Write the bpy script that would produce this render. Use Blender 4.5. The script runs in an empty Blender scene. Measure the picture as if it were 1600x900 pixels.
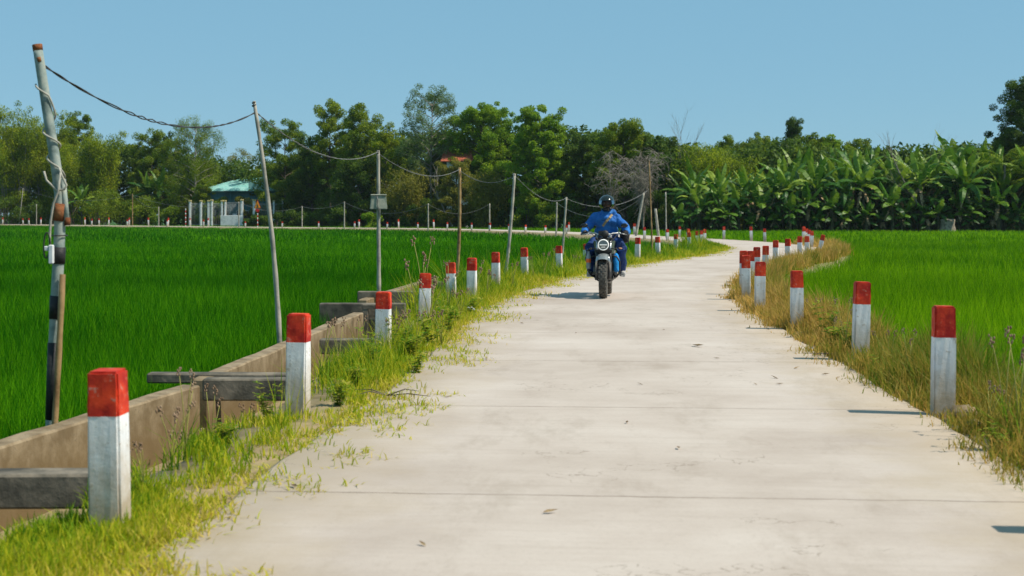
import bpy, bmesh, math, random
import numpy as np
from mathutils import Vector, Matrix

R = math.radians
random.seed(11)
rng = np.random.default_rng(11)
S = bpy.context.scene
C = S.collection

# ------------------------------------------------------------------ camera
F, HZ, CAMH = 2222.2, 336.0, 1.3
cd = bpy.data.cameras.new('camera'); cam = bpy.data.objects.new('camera', cd); C.objects.link(cam)
cam.location = (0, 0, CAMH); cam.rotation_euler = (R(90), 0, 0)
cd.lens = 50; cd.sensor_width = 36; cd.shift_y = -(450 - HZ) / 1600
cd.clip_start = 0.1; cd.clip_end = 5000
cd.dof.use_dof = True; cd.dof.focus_distance = 21.5; cd.dof.aperture_fstop = 4.5
S.camera = cam
S.render.resolution_x = 1024; S.render.resolution_y = 576

# ------------------------------------------------------------------ light
SUN_EL, SHX, SHY = R(52), -1.0, 0.22            # elevation; direction in which shadows fall
sun_az = math.atan2(-SHX, -SHY)                 # clockwise from +Y
world = bpy.data.worlds.new('World'); S.world = world; world.use_nodes = True
wn = world.node_tree; bg = wn.nodes['Background']
sky = wn.nodes.new('ShaderNodeTexSky'); sky.sky_type = 'NISHITA'; sky.sun_disc = False
sky.sun_elevation = SUN_EL; sky.sun_rotation = sun_az
sky.altitude = 1500; sky.air_density = 1.0; sky.dust_density = 0.3; sky.ozone_density = 4.0
SKYS = 0.09
hz = wn.nodes.new('ShaderNodeMix'); hz.data_type = 'RGBA'; hz.inputs[0].default_value = .78     # thin even haze over the clear sky
wn.links.new(sky.outputs[0], hz.inputs[6]); hz.inputs[7].default_value = (.158 / SKYS, .338 / SKYS, .450 / SKYS, 1)
wn.links.new(hz.outputs[2], bg.inputs['Color']); bg.inputs['Strength'].default_value = SKYS
sl = bpy.data.lights.new('sun', 'SUN'); so = bpy.data.objects.new('sun', sl); C.objects.link(so)
sl.energy = 4.0; sl.angle = R(0.53); sl.color = (1.0, 0.92, 0.79)
n = Vector((SHX, SHY, 0)).normalized()
so.rotation_euler = Vector((n.x * math.cos(SUN_EL), n.y * math.cos(SUN_EL), -math.sin(SUN_EL))).to_track_quat('-Z', 'Y').to_euler()
so.location = (20, 0, 30)
S.view_settings.view_transform = 'Standard'; S.view_settings.look = 'None'
S.view_settings.exposure = 0.47; S.view_settings.gamma = 1.0; S.view_settings.use_curve_mapping = False
S.cycles.max_bounces = 6; S.cycles.diffuse_bounces = 3; S.cycles.transparent_max_bounces = 8

# ------------------------------------------------------------------ helpers
def at(px, py, z=0.0):
    d = F * (CAMH - z) / (py - HZ)
    return Vector(((px - 800) * d / F, d, z))
def xat(px, d): return (px - 800) * d / F
def zat(py, d): return CAMH - (py - HZ) * d / F
def U(a, b): return random.uniform(a, b)

def npmesh(name, V, Q=None, T=None, mat=None, parent=None, tint=None, smooth=False, ngon=None):
    me = bpy.data.meshes.new(name)
    V = np.asarray(V, np.float32)
    q = np.zeros((0, 4), np.int32) if Q is None else np.asarray(Q, np.int32).reshape(-1, 4)
    t = np.zeros((0, 3), np.int32) if T is None else np.asarray(T, np.int32).reshape(-1, 3)
    me.vertices.add(len(V)); me.vertices.foreach_set('co', V.ravel())
    nl = q.size + t.size
    me.loops.add(nl); me.loops.foreach_set('vertex_index', np.concatenate([q.ravel(), t.ravel()]).astype(np.int32))
    npoly = len(q) + len(t); me.polygons.add(npoly)
    starts = np.concatenate([np.arange(len(q)) * 4, q.size + np.arange(len(t)) * 3]).astype(np.int32)
    me.polygons.foreach_set('loop_start', starts)
    if smooth: me.polygons.foreach_set('use_smooth', np.ones(npoly, bool))
    me.update(calc_edges=True)
    if tint is not None:
        a = me.attributes.new('tint', 'FLOAT', 'POINT'); a.data.foreach_set('value', np.asarray(tint, np.float32))
    o = bpy.data.objects.new(name, me); C.objects.link(o)
    if mat: me.materials.append(mat)
    if parent: o.parent = parent
    return o

class MB:
    """collects shapes, then links them as ONE mesh object"""
    def __init__(s): s.V = []; s.F = []; s.sm = []
    def add(s, V, Fc, smooth=False):
        b = len(s.V); s.V += [tuple(v) for v in V]; s.F += [tuple(i + b for i in f) for f in Fc]; s.sm += [smooth] * len(Fc); return s
    def box(s, c, size, rot=None):
        hx, hy, hz = size[0] / 2, size[1] / 2, size[2] / 2
        P = [Vector((x, y, z)) for z in (-hz, hz) for x, y in ((-hx, -hy), (hx, -hy), (hx, hy), (-hx, hy))]
        if rot is not None:
            M3 = rot if isinstance(rot, Matrix) else Matrix.Rotation(rot, 3, 'Z')
            P = [M3 @ p for p in P]
        P = [p + Vector(c) for p in P]
        return s.add(P, [(3, 2, 1, 0), (4, 5, 6, 7), (0, 1, 5, 4), (1, 2, 6, 5), (2, 3, 7, 6), (3, 0, 4, 7)])
    def tube(s, pts, rad, n=8, cap=True):
        pts = [Vector(p) for p in pts]; m = len(pts)
        if not hasattr(rad, '__len__'): rad = [rad] * m
        tg = [(pts[min(i + 1, m - 1)] - pts[max(i - 1, 0)]).normalized() for i in range(m)]
        a = Vector((0, 0, 1)) if abs(tg[0].z) < .9 else Vector((1, 0, 0))
        u = (a - tg[0] * a.dot(tg[0])).normalized(); V = []
        for i in range(m):
            u = (u - tg[i] * u.dot(tg[i])).normalized(); w = tg[i].cross(u)
            for k in range(n):
                f = 2 * math.pi * k / n
                V.append(pts[i] + (u * math.cos(f) + w * math.sin(f)) * rad[i])
        Fc = [(i * n + k, i * n + (k + 1) % n, (i + 1) * n + (k + 1) % n, (i + 1) * n + k) for i in range(m - 1) for k in range(n)]
        s.add(V, Fc, True)
        if cap:
            b = len(s.V) - m * n
            s.F += [tuple(b + k for k in range(n))[::-1], tuple(b + (m - 1) * n + k for k in range(n))]; s.sm += [False, False]
        return s
    def ell(s, c, r, nu=16, nv=10, rot=None):
        V = []; Fc = []
        for j in range(nv + 1):
            t = math.pi * j / nv
            for i in range(nu):
                f = 2 * math.pi * i / nu
                p = Vector((r[0] * math.sin(t) * math.cos(f), r[1] * math.sin(t) * math.sin(f), r[2] * math.cos(t)))
                if rot is not None: p = rot @ p
                V.append(p + Vector(c))
        for j in range(nv):
            for i in range(nu):
                Fc.append((j * nu + i, (j + 1) * nu + i, (j + 1) * nu + (i + 1) % nu, j * nu + (i + 1) % nu))
        return s.add(V, Fc, True)
    def lathe(s, prof, axis='Z', c=(0, 0, 0), n=24, close=False):
        V = []; m = len(prof)
        for k in range(n):
            f = 2 * math.pi * k / n
            for (r, h) in prof:
                p = (r * math.cos(f), r * math.sin(f), h) if axis == 'Z' else ((h, r * math.cos(f), r * math.sin(f)) if axis == 'X' else (r * math.cos(f), h, r * math.sin(f)))
                V.append(Vector(p) + Vector(c))
        Fc = []
        for k in range(n):
            for j in range(m if close else m - 1):
                Fc.append((k * m + j, k * m + (j + 1) % m, ((k + 1) % n) * m + (j + 1) % m, ((k + 1) % n) * m + j))
        return s.add(V, Fc, True)
    def build(s, name, mat, parent=None, bevel=0, seg=1, fix=True, smooth=None):
        me = bpy.data.meshes.new(name); me.from_pydata(s.V, [], s.F)
        me.polygons.foreach_set('use_smooth', s.sm if smooth is None else [smooth] * len(s.sm))
        if fix or bevel:
            bm = bmesh.new(); bm.from_mesh(me)
            if fix:
                bmesh.ops.remove_doubles(bm, verts=bm.verts, dist=1e-5); bmesh.ops.recalc_face_normals(bm, faces=bm.faces)
            if bevel:
                bm.edges.ensure_lookup_table()
                ed = [e for e in bm.edges if len(e.link_faces) == 2 and e.calc_face_angle(0) > .6]
                bmesh.ops.bevel(bm, geom=ed, offset=bevel, segments=seg, affect='EDGES', clamp_overlap=True)
            bm.to_mesh(me); bm.free()
        o = bpy.data.objects.new(name, me); C.objects.link(o)
        if mat: me.materials.append(mat)
        if parent: o.parent = parent
        return o

def tag(o, label=None, cat=None, group=None, kind=None):
    if label: o['label'] = label
    if cat: o['category'] = cat
    if group: o['group'] = group
    if kind: o['kind'] = kind
    elif cat: o['kind'] = 'thing'
    return o
def empty(name, loc=(0, 0, 0), rz=0.0, label=None, cat=None, group=None):
    o = bpy.data.objects.new(name, None); C.objects.link(o); o.empty_display_size = .2
    o.location = loc; o.rotation_euler = (0, 0, rz)
    return tag(o, label, cat, group)
KIDS = {}
def kids(o): return [c for c in bpy.data.objects if c.parent == o]
def dup(root, loc, rz=0, sc=1.0, label=None, group=None):
    if root.name not in KIDS: KIDS[root.name] = [(c, kids(c)) for c in kids(root)]
    r = root.copy(); C.objects.link(r); r.location = loc; r.rotation_euler = (0, 0, rz)
    r.scale = sc if hasattr(sc, '__len__') else (sc, sc, sc)
    if label: r['label'] = label
    if group: r['group'] = group
    for ch, gr in KIDS[root.name]:
        c = ch.copy(); C.objects.link(c); c.parent = r
        for g in gr:
            d = g.copy(); C.objects.link(d); d.parent = c
    return r

# ------------------------------------------------------------------ materials
def newmat(name):
    m = bpy.data.materials.new(name); m.use_nodes = True
    nt = m.node_tree; return m, nt, nt.nodes['Principled BSDF']
def nd(nt, t, **kw):
    x = nt.nodes.new(t)
    for k, v in kw.items():
        if k.startswith('_'): setattr(x, k[1:], v)
        else: x.inputs[k].default_value = v
    return x
def ramp(nt, fac, stops):
    r = nt.nodes.new('ShaderNodeValToRGB'); e = r.color_ramp.elements
    while len(e) < len(stops): e.new(.5)
    for i, (p, c) in enumerate(stops):
        e[i].position = p; e[i].color = (*c, 1) if len(c) == 3 else c
    nt.links.new(fac, r.inputs[0]); return r.outputs[0]
def math_(nt, op, a, b=None, c=None):
    x = nt.nodes.new('ShaderNodeMath'); x.operation = op
    for i, v in enumerate((a, b, c)):
        if v is None: continue
        if isinstance(v, (int, float)): x.inputs[i].default_value = v
        else: nt.links.new(v, x.inputs[i])
    return x.outputs[0]
def mix(nt, fac, a, b):
    x = nt.nodes.new('ShaderNodeMix'); x.data_type = 'RGBA'
    for i, v in ((0, fac), (6, a), (7, b)):
        if isinstance(v, (int, float)): x.inputs[i].default_value = v
        elif isinstance(v, tuple): x.inputs[i].default_value = (*v, 1)
        else: nt.links.new(v, x.inputs[i])
    return x.outputs[2]
def ocoord(nt, rnd=True):
    tc = nt.nodes.new('ShaderNodeTexCoord')
    if not rnd: return tc.outputs['Object']
    oi = nt.nodes.new('ShaderNodeObjectInfo'); va = nt.nodes.new('ShaderNodeVectorMath'); va.operation = 'MULTIPLY_ADD'
    cx = nt.nodes.new('ShaderNodeCombineXYZ')
    for i, k in enumerate((37., 91., 53.)): nt.links.new(math_(nt, 'MULTIPLY', oi.outputs['Random'], k), cx.inputs[i])
    ad = nt.nodes.new('ShaderNodeVectorMath'); ad.operation = 'ADD'
    nt.links.new(tc.outputs['Object'], ad.inputs[0]); nt.links.new(cx.outputs[0], ad.inputs[1])
    return ad.outputs[0]
def noise(nt, co, scale, detail=5, rough=.6):
    x = nd(nt, 'ShaderNodeTexNoise', Scale=scale, Detail=detail, Roughness=rough); nt.links.new(co, x.inputs['Vector']); return x.outputs[0]
def bump(nt, h, strength, dist=.01):
    b = nd(nt, 'ShaderNodeBump', Strength=strength, Distance=dist); nt.links.new(h, b.inputs['Height']); return b.outputs[0]

def M(name, cols, scale=6, rough=.8, bmp=.3, bscale=None, spec=.3, metal=0, lo=.35, hi=.65, bdist=.01, bdet=5):
    m, nt, p = newmat(name); co = ocoord(nt)
    k = len(cols)
    c = ramp(nt, noise(nt, co, scale), [(lo + (hi - lo) * i / max(k - 1, 1), cc) for i, cc in enumerate(cols)])
    nt.links.new(c, p.inputs['Base Color'])
    p.inputs['Roughness'].default_value = rough; p.inputs['Metallic'].default_value = metal
    p.inputs['Specular IOR Level'].default_value = spec
    if bmp: nt.links.new(bump(nt, noise(nt, co, bscale or scale * 4, bdet), bmp, bdist), p.inputs['Normal'])
    return m
def MF(name, cols, transl=.35, rough=.55, spec=.15):
    """leaves: colour follows the leaf's own random tint"""
    m, nt, p = newmat(name)
    a = nt.nodes.new('ShaderNodeAttribute'); a.attribute_name = 'tint'
    c = ramp(nt, a.outputs['Fac'], [(i / (len(cols) - 1), cc) for i, cc in enumerate(cols)])
    nt.links.new(c, p.inputs['Base Color']); p.inputs['Roughness'].default_value = rough; p.inputs['Specular IOR Level'].default_value = spec
    t = nt.nodes.new('ShaderNodeBsdfTranslucent'); nt.links.new(c, t.inputs['Color'])
    mx = nt.nodes.new('ShaderNodeMixShader'); mx.inputs[0].default_value = transl
    nt.links.new(p.outputs[0], mx.inputs[1]); nt.links.new(t.outputs[0], mx.inputs[2])
    nt.links.new(mx.outputs[0], nt.nodes['Material Output'].inputs['Surface'])
    return m
def MP(name, col, rough=.4, metal=0, spec=.5, emit=0):
    return M(name, [tuple(c * .8 for c in col), tuple(min(1, c * 1.15) for c in col)], scale=9, rough=rough, bmp=.05, bscale=60, spec=spec, metal=metal)

def mat_road():
    m, nt, p = newmat('road_concrete')
    uv = nt.nodes.new('ShaderNodeUVMap'); uv.uv_map = 'UVMap'
    sp = nt.nodes.new('ShaderNodeSeparateXYZ'); nt.links.new(uv.outputs[0], sp.inputs[0]); co = uv.outputs[0]
    u, v = sp.outputs[0], sp.outputs[1]
    st = nt.nodes.new('ShaderNodeMapping'); st.inputs['Scale'].default_value = (1, .35, 1); nt.links.new(co, st.inputs[0])
    big = ramp(nt, noise(nt, co, .55, 7, .65), [(.3, (.375, .31, .26)), (.5, (.465, .397, .343)), (.7, (.53, .465, .41))])
    trowel = nt.nodes.new('ShaderNodeMapping'); trowel.inputs['Scale'].default_value = (.5, 9, 1); nt.links.new(co, trowel.inputs[0])
    c = mix(nt, math_(nt, 'MULTIPLY', ramp(nt, noise(nt, trowel.outputs[0], 1.6, 5), [(.48, (0, 0, 0)), (.75, (1, 1, 1))]), .35), big, (.37, .31, .26))
    c = mix(nt, math_(nt, 'MULTIPLY', ramp(nt, noise(nt, co, 34, 4, .8), [(.52, (0, 0, 0)), (.8, (1, 1, 1))]), .45), c, (.30, .25, .21))
    # stains of their own shape
    c = mix(nt, math_(nt, 'MULTIPLY', ramp(nt, noise(nt, st.outputs[0], 1.7, 8, .75), [(.53, (0, 0, 0)), (.70, (1, 1, 1))]), .5), c, (.29, .235, .185))
    # dust along both edges
    edge = math_(nt, 'ADD', math_(nt, 'ABSOLUTE', u), math_(nt, 'MULTIPLY', math_(nt, 'SUBTRACT', noise(nt, co, 1.6, 6), .5), 1.6))
    c = mix(nt, math_(nt, 'MULTIPLY', ramp(nt, edge, [(0, (0, 0, 0)), (1, (0, 0, 0))]), 0), c, c)
    er = nt.nodes.new('ShaderNodeMapRange'); er.inputs[1].default_value = 1.05; er.inputs[2].default_value = 2.0; nt.links.new(edge, er.inputs[0])
    c = mix(nt, math_(nt, 'MULTIPLY', er.outputs[0], .75), c, (.37, .29, .19))
    # joints, every three metres
    wob = math_(nt, 'MULTIPLY', math_(nt, 'SUBTRACT', noise(nt, co, 4, 4), .5), .05)
    fr = math_(nt, 'FRACT', math_(nt, 'DIVIDE', math_(nt, 'ADD', v, math_(nt, 'ADD', wob, -.75)), 3.05))
    j = math_(nt, 'ABSOLUTE', math_(nt, 'SUBTRACT', fr, .5))
    jm = math_(nt, 'LESS_THAN', j, math_(nt, 'MULTIPLY', noise(nt, co, 7, 3), .0085))
    jm = math_(nt, 'MULTIPLY', math_(nt, 'MULTIPLY', jm, noise(nt, co, 1.3, 4)), .95)
    c = mix(nt, jm, c, (.15, .115, .085))
    # hair cracks
    vo = nt.nodes.new('ShaderNodeTexVoronoi'); vo.feature = 'DISTANCE_TO_EDGE'; vo.inputs['Scale'].default_value = 1.9
    dv = nt.nodes.new('ShaderNodeVectorMath'); dv.operation = 'ADD'; nz = nd(nt, 'ShaderNodeTexNoise', Scale=3.0, Detail=6.0); nt.links.new(co, nz.inputs[0])
    nt.links.new(co, dv.inputs[0]); nt.links.new(nz.outputs[1], dv.inputs[1]); nt.links.new(dv.outputs[0], vo.inputs['Vector'])
    ck = math_(nt, 'MULTIPLY', math_(nt, 'LESS_THAN', vo.outputs['Distance'], .008), math_(nt, 'GREATER_THAN', noise(nt, co, .5, 3), .56))
    c = mix(nt, math_(nt, 'MULTIPLY', ck, .55), c, (.2, .16, .12))
    nt.links.new(c, p.inputs['Base Color']); p.inputs['Roughness'].default_value = .85; p.inputs['Specular IOR Level'].default_value = .2
    h = math_(nt, 'SUBTRACT', noise(nt, co, 60, 4, .7), math_(nt, 'MULTIPLY', jm, 2))
    nt.links.new(bump(nt, h, .35, .004), p.inputs['Normal'])
    return m

def mat_postpaint(name, cols, dirt):
    m, nt, p = newmat(name); co = ocoord(nt)
    tc = nt.nodes.new('ShaderNodeTexCoord'); sp = nt.nodes.new('ShaderNodeSeparateXYZ'); nt.links.new(tc.outputs['Object'], sp.inputs[0])
    c = ramp(nt, noise(nt, co, 5, 6, .65), [(.40, cols[0]), (.60, cols[1])])
    vert = nt.nodes.new('ShaderNodeMapping'); vert.inputs['Scale'].default_value = (6, 6, .8); nt.links.new(co, vert.inputs[0])
    c = mix(nt, math_(nt, 'MULTIPLY', ramp(nt, noise(nt, vert.outputs[0], 3.5, 5), [(.5, (0, 0, 0)), (.8, (1, 1, 1))]), .5), c, cols[2])
    chip = math_(nt, 'GREATER_THAN', noise(nt, co, 20, 7, .78), .60)
    c = mix(nt, math_(nt, 'MULTIPLY', chip, .8), c, cols[3])
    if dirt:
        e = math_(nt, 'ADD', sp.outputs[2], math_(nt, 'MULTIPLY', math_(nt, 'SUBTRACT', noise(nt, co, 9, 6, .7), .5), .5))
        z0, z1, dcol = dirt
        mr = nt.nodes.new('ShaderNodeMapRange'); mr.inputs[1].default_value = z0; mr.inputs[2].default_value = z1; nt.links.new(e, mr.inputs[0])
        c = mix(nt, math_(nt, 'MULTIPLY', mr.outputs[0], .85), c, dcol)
    nt.links.new(c, p.inputs['Base Color']); p.inputs['Roughness'].default_value = .7; p.inputs['Specular IOR Level'].default_value = .25
    nt.links.new(bump(nt, noise(nt, co, 40, 6, .7), .5, .006), p.inputs['Normal'])
    return m

m_road = mat_road()
m_white = mat_postpaint('white_paint', [(.66, .68, .70), (.80, .81, .81), (.48, .47, .44), (.42, .38, .33)], (.40, .06, (.36, .27, .16)))
m_red = mat_postpaint('red_paint', [(.36, .014, .010), (.72, .060, .016), (.24, .012, .012), (.42, .22, .17)], None)
m_soil = M('paddy_soil', [(.02, .07, .008), (.03, .10, .01), (.05, .10, .015)], 2.5, .9, .5)
m_verge = M('verge_soil', [(.17, .13, .06), (.29, .22, .12), (.20, .17, .07)], 3, .95, .8, 14)
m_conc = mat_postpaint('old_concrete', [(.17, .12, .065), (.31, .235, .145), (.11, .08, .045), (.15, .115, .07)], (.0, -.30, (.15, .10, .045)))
m_conc_d = M('dark_concrete', [(.055, .05, .04), (.12, .105, .08), (.22, .185, .14)], 4, .9, .6, 25)
m_rice_l = MF('rice_leaf_deep', [(.006, .065, .001), (.032, .195, .002), (.17, .45, .006)], .5, .7, .04)
m_rice_r = MF('rice_leaf_light', [(.032, .14, .001), (.13, .32, .002), (.34, .56, .008)], .5, .7, .04)
m_vgrass = MF('verge_grass_leaf', [(.06, .19, .006), (.24, .36, .010), (.52, .49, .02), (.66, .50, .12)], .45)
m_dgrass = MF('dry_grass_leaf', [(.10, .19, .008), (.34, .27, .04), (.54, .33, .075), (.62, .42, .15)], .4)
m_bark = M('bark', [(.05, .04, .03), (.11, .09, .065), (.16, .135, .10)], 5, .9, .8, 14)
m_bark_p = M('pale_bark', [(.16, .14, .11), (.28, .25, .21)], 4, .9, .6, 14)
m_bamboo = M('dry_bamboo', [(.20, .19, .16), (.33, .31, .26), (.42, .38, .30)], 5, .65, .4, 25)
m_bamboo_b = M('brown_bamboo', [(.14, .08, .03), (.27, .17, .07), (.36, .24, .11)], 5, .65, .4, 25)
m_cable = M('cable_sheath', [(.02, .02, .02), (.06, .055, .05)], 20, .6, .1)
m_cable_p = M('pale_cable', [(.25, .24, .20), (.42, .40, .34)], 20, .6, .1)
m_cable_g = M('grey_cable', [(.12, .12, .115), (.2, .2, .19)], 20, .6, .1)

# ------------------------------------------------------------------ road line
CP = [(.0, -14), (.15, -4), (.36, 2), (.55, 5.4), (.92, 10.5), (1.18, 15), (1.5, 20.5), (2.3, 26), (3.6, 32.3), (5.8, 39.5), (8.3, 47), (10.1, 54.5), (10.75, 61), (10.6, 67.5),
      (9.6, 75.5), (7.8, 86), (5.0, 101), (1, 116), (-4, 129), (-11, 140), (-23, 149.5), (-50, 176), (-77, 205), (-120, 245)]
def catmull(P, per=12):
    P = [np.array(p, float) for p in P]; out = []
    P = [2 * P[0] - P[1]] + P + [2 * P[-1] - P[-2]]
    for i in range(1, len(P) - 2):
        for k in range(per):
            t = k / per
            out.append(.5 * (2 * P[i] + (P[i + 1] - P[i - 1]) * t + (2 * P[i - 1] - 5 * P[i] + 4 * P[i + 1] - P[i + 2]) * t * t + (-P[i - 1] + 3 * P[i] - 3 * P[i + 1] + P[i + 2]) * t ** 3))
    out.append(P[-2]); return np.array(out)
CL = catmull(CP)
TG = np.gradient(CL, axis=0); TG /= np.linalg.norm(TG, axis=1)[:, None]
NL = np.stack([-TG[:, 1], TG[:, 0]], 1)                      # to the left of travel
ARC = np.concatenate([[0], np.cumsum(np.linalg.norm(np.diff(CL, axis=0), axis=1))])
HW = np.interp(CL[:, 1], [0, 5, 11, 30, 60, 90, 200], [1.98, 1.96, 1.87, 1.75, 1.85, 1.7, 1.6])
def sd(P):
    """signed distance to the road's centre line (left positive), half width there"""
    P = np.atleast_2d(np.asarray(P, float)); out = np.empty(len(P)); hw = np.empty(len(P))
    for a in range(0, len(P), 20000):
        q = P[a:a + 20000]; D = ((q[:, None, :] - CL[None]) ** 2).sum(2); i = D.argmin(1)
        v = q - CL[i]; lat = (v * NL[i]).sum(1); dist = np.sqrt(D[np.arange(len(q)), i])
        out[a:a + 20000] = np.where(lat >= 0, 1, -1) * np.maximum(np.abs(lat), dist * .999); hw[a:a + 20000] = HW[i]
    return out, hw
def wav(P, s=1.0):
    x, y = P[:, 0] * s, P[:, 1] * s
    return (np.sin(x * 1.7 + y * .6) + np.sin(y * 1.3 - x * .9 + 1.3) + np.sin(x * 3.9 + y * 3.1 + .4) * .6 + np.sin(x * 7.1 - y * 6.3) * .4) / 3.0

# ground: one sheet to the horizon
g = MB(); g.add([(-2500, -60, -.52), (2500, -60, -.52), (2500, 4000, -.52), (-2500, 4000, -.52)], [(0, 1, 2, 3)])
tag(g.build('ground', m_soil), kind='structure')

# road: a concrete slab with its own edge
LAT = np.array([-1, -.985, -.75, -.5, -.25, 0, .25, .5, .75, .985, 1])
jit = wav(CL * 1.0, 2.2) * .05
V = []; UV = []
for i in range(len(CL)):
    for k, l in enumerate(LAT):
        off = HW[i] * l + (np.sign(l) * jit[i] * (1 if abs(l) > .9 else 0))
        p = CL[i] + NL[i] * off; V.append((p[0], p[1], 0 if abs(l) < .99 else -.012)); UV.append((-off, ARC[i]))
nL = len(LAT)
for i in range(len(CL)):
    for l in (-1, 1):
        p = CL[i] + NL[i] * (HW[i] * l + np.sign(l) * jit[i]); V.append((p[0], p[1], -.2)); UV.append((-l * HW[i], ARC[i]))
Q = []
nb = len(CL) * nL
for i in range(len(CL) - 1):
    for k in range(nL - 1): Q.append((i * nL + k, (i + 1) * nL + k, (i + 1) * nL + k + 1, i * nL + k + 1))
    Q.append((i * nL, nb + 2 * i, nb + 2 * i + 2, (i + 1) * nL)); Q.append((i * nL + nL - 1, (i + 1) * nL + nL - 1, nb + 2 * i + 3, nb + 2 * i + 1))
road = npmesh('road', V, Q, mat=m_road)
ul = road.data.uv_layers.new(name='UVMap'); li = np.zeros(len(road.data.loops), np.int32); road.data.loops.foreach_get('vertex_index', li)
ul.data.foreach_set('uv', np.array(UV, np.float32)[li].ravel())
bm = bmesh.new(); bm.from_mesh(road.data); bmesh.ops.recalc_face_normals(bm, faces=bm.faces); bm.to_mesh(road.data); bm.free()
tag(road, kind='structure')

# verges: soil shoulders that drop to the paddies (on the left, near, to the ditch)
for side, name in ((1, 'left_verge'), (-1, 'right_verge')):
    V = []; K = 9
    for i in range(len(CL)):
        h = HW[i]; y = CL[i][1]
        can = side > 0 and y < 22
        if can: prof = [(-.25, -.10), (-.02, -.10), (.0, -.02), (.3, -.02), (.62, -.05), (.70, -.46), (1.4, -.48), (1.9, -.49), (2.4, -.60)]
        else: prof = [(-.25, -.10), (-.02, -.10), (.0, -.015), (.25, -.02), (.5, -.03), (.75, -.10), (1.0, -.25), (1.3, -.46), (1.8, -.60)]
        for j, (o_, z) in enumerate(prof):
            p = CL[i] + NL[i] * side * (h + o_)
            V.append((p[0], p[1], z + (0.018 * math.sin(p[0] * 5 + p[1] * 3.3) if 2 < j < 5 else 0)))
    Q = [(i * K + k, (i + 1) * K + k, (i + 1) * K + k + 1, i * K + k + 1) for i in range(len(CL) - 1) for k in range(K - 1)]
    o = npmesh(name, V, Q, mat=m_verge, smooth=False)
    bm = bmesh.new(); bm.from_mesh(o.data); bmesh.ops.recalc_face_normals(bm, faces=bm.faces); bm.to_mesh(o.data); bm.free()
    tag(o, kind='structure')

# ------------------------------------------------------------------ grass blades
def blades(name, P, z, h, w, mat, lean=.5, tint=None, parent=None):
    n = len(P); h = np.broadcast_to(h, n); w = np.broadcast_to(w, n); z = np.broadcast_to(z, n)
    a = rng.uniform(0, 2 * np.pi, n); f = rng.uniform(0, np.pi, n); L = lean * h * rng.uniform(.15, 1, n)
    ex, ey = np.cos(f) * w / 2, np.sin(f) * w / 2; lx, ly = np.cos(a) * L, np.sin(a) * L
    top = np.sqrt(np.maximum(h * h - L * L, (.3 * h) ** 2))
    V = np.empty((n, 5, 3), np.float32)
    for k, (sx, t, sl) in enumerate(((-1, 0, 0), (1, 0, 0), (.85, .55, .3), (-.85, .55, .3), (0, 1, 1))):
        V[:, k, 0] = P[:, 0] + ex * sx + lx * sl; V[:, k, 1] = P[:, 1] + ey * sx + ly * sl; V[:, k, 2] = z + top * t
    b = np.arange(n) * 5
    Q = np.stack([b, b + 1, b + 2, b + 3], 1); T = np.stack([b + 3, b + 2, b + 4], 1)
    if tint is None: tint = rng.uniform(0, 1, n)
    return npmesh(name, V.reshape(-1, 3), Q, T, mat, parent, np.repeat(tint, 5))

TREEPX = [-400, 0, 200, 400, 600, 800, 950, 1040, 1200, 2000]; TREED = [225, 212, 196, 182, 168, 160, 146, 132, 128, 128]
def treeline(P):
    px = 800 + P[:, 0] * F / P[:, 1]; return np.interp(px, TREEPX, TREED)
def field(side):
    Ps, hs, ws, ts = [], [], [], []
    for d0, d1, dens, w in ((3.5, 9, 1500, .0075), (9, 16, 1400, .0085), (16, 35, 600, .013), (35, 75, 130, .028), (75, 230, 18, .095)):
        x0, x1 = -.43 * d1 - 4, .43 * d1 + 4
        N = int((x1 - x0) * (d1 - d0) * dens / 9)
        T = np.stack([rng.uniform(x0, x1, N), rng.uniform(d0, d1, N)], 1)
        T = T[(np.abs(T[:, 0]) < .43 * T[:, 1] + 4)]
        s, hw = sd(T); s = s * side
        edge = np.where((side > 0) & (T[:, 1] < 23), 2.0, np.where(T[:, 1] < 23, .62, .75)) if side > 0 else np.where(T[:, 1] < 62, .36, 1.0)
        keep = (s > hw + edge + .12 * wav(T, 1.3)) & (T[:, 1] < treeline(T) - 1)
        T = T[keep]
        P = np.repeat(T, 9, 0) + rng.normal(0, .055 if d1 < 40 else .25, (len(T) * 9, 2))
        lf = np.clip(.42 + .16 * wav(P, .35) + .14 * wav(P, .06), .1, .9)
        Ps.append(P); hs.append((.57 + .05 * wav(P, .5)) * rng.uniform(.72, 1.08, len(P))); ws.append(np.full(len(P), w * .68) * rng.uniform(.6, 1.3, len(P)))
        ts.append(np.clip(lf + rng.uniform(-.5, .5, len(P)), 0, 1))
    P = np.concatenate(Ps)
    return P, np.concatenate(hs), np.concatenate(ws), np.concatenate(ts)
P, h, w, t = field(1)
tag(blades('rice_field', P, -.52, h, w, m_rice_l, .55, t), 'deep green rice paddy enclosed by the road on the left', 'rice', kind='stuff')
P, h, w, t = field(-1)
tag(blades('rice_field', P, -.52, h * 1.02, w, m_rice_r, .55, t), 'bright green rice paddy right of the road up to banana grove', 'rice', kind='stuff')

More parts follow.
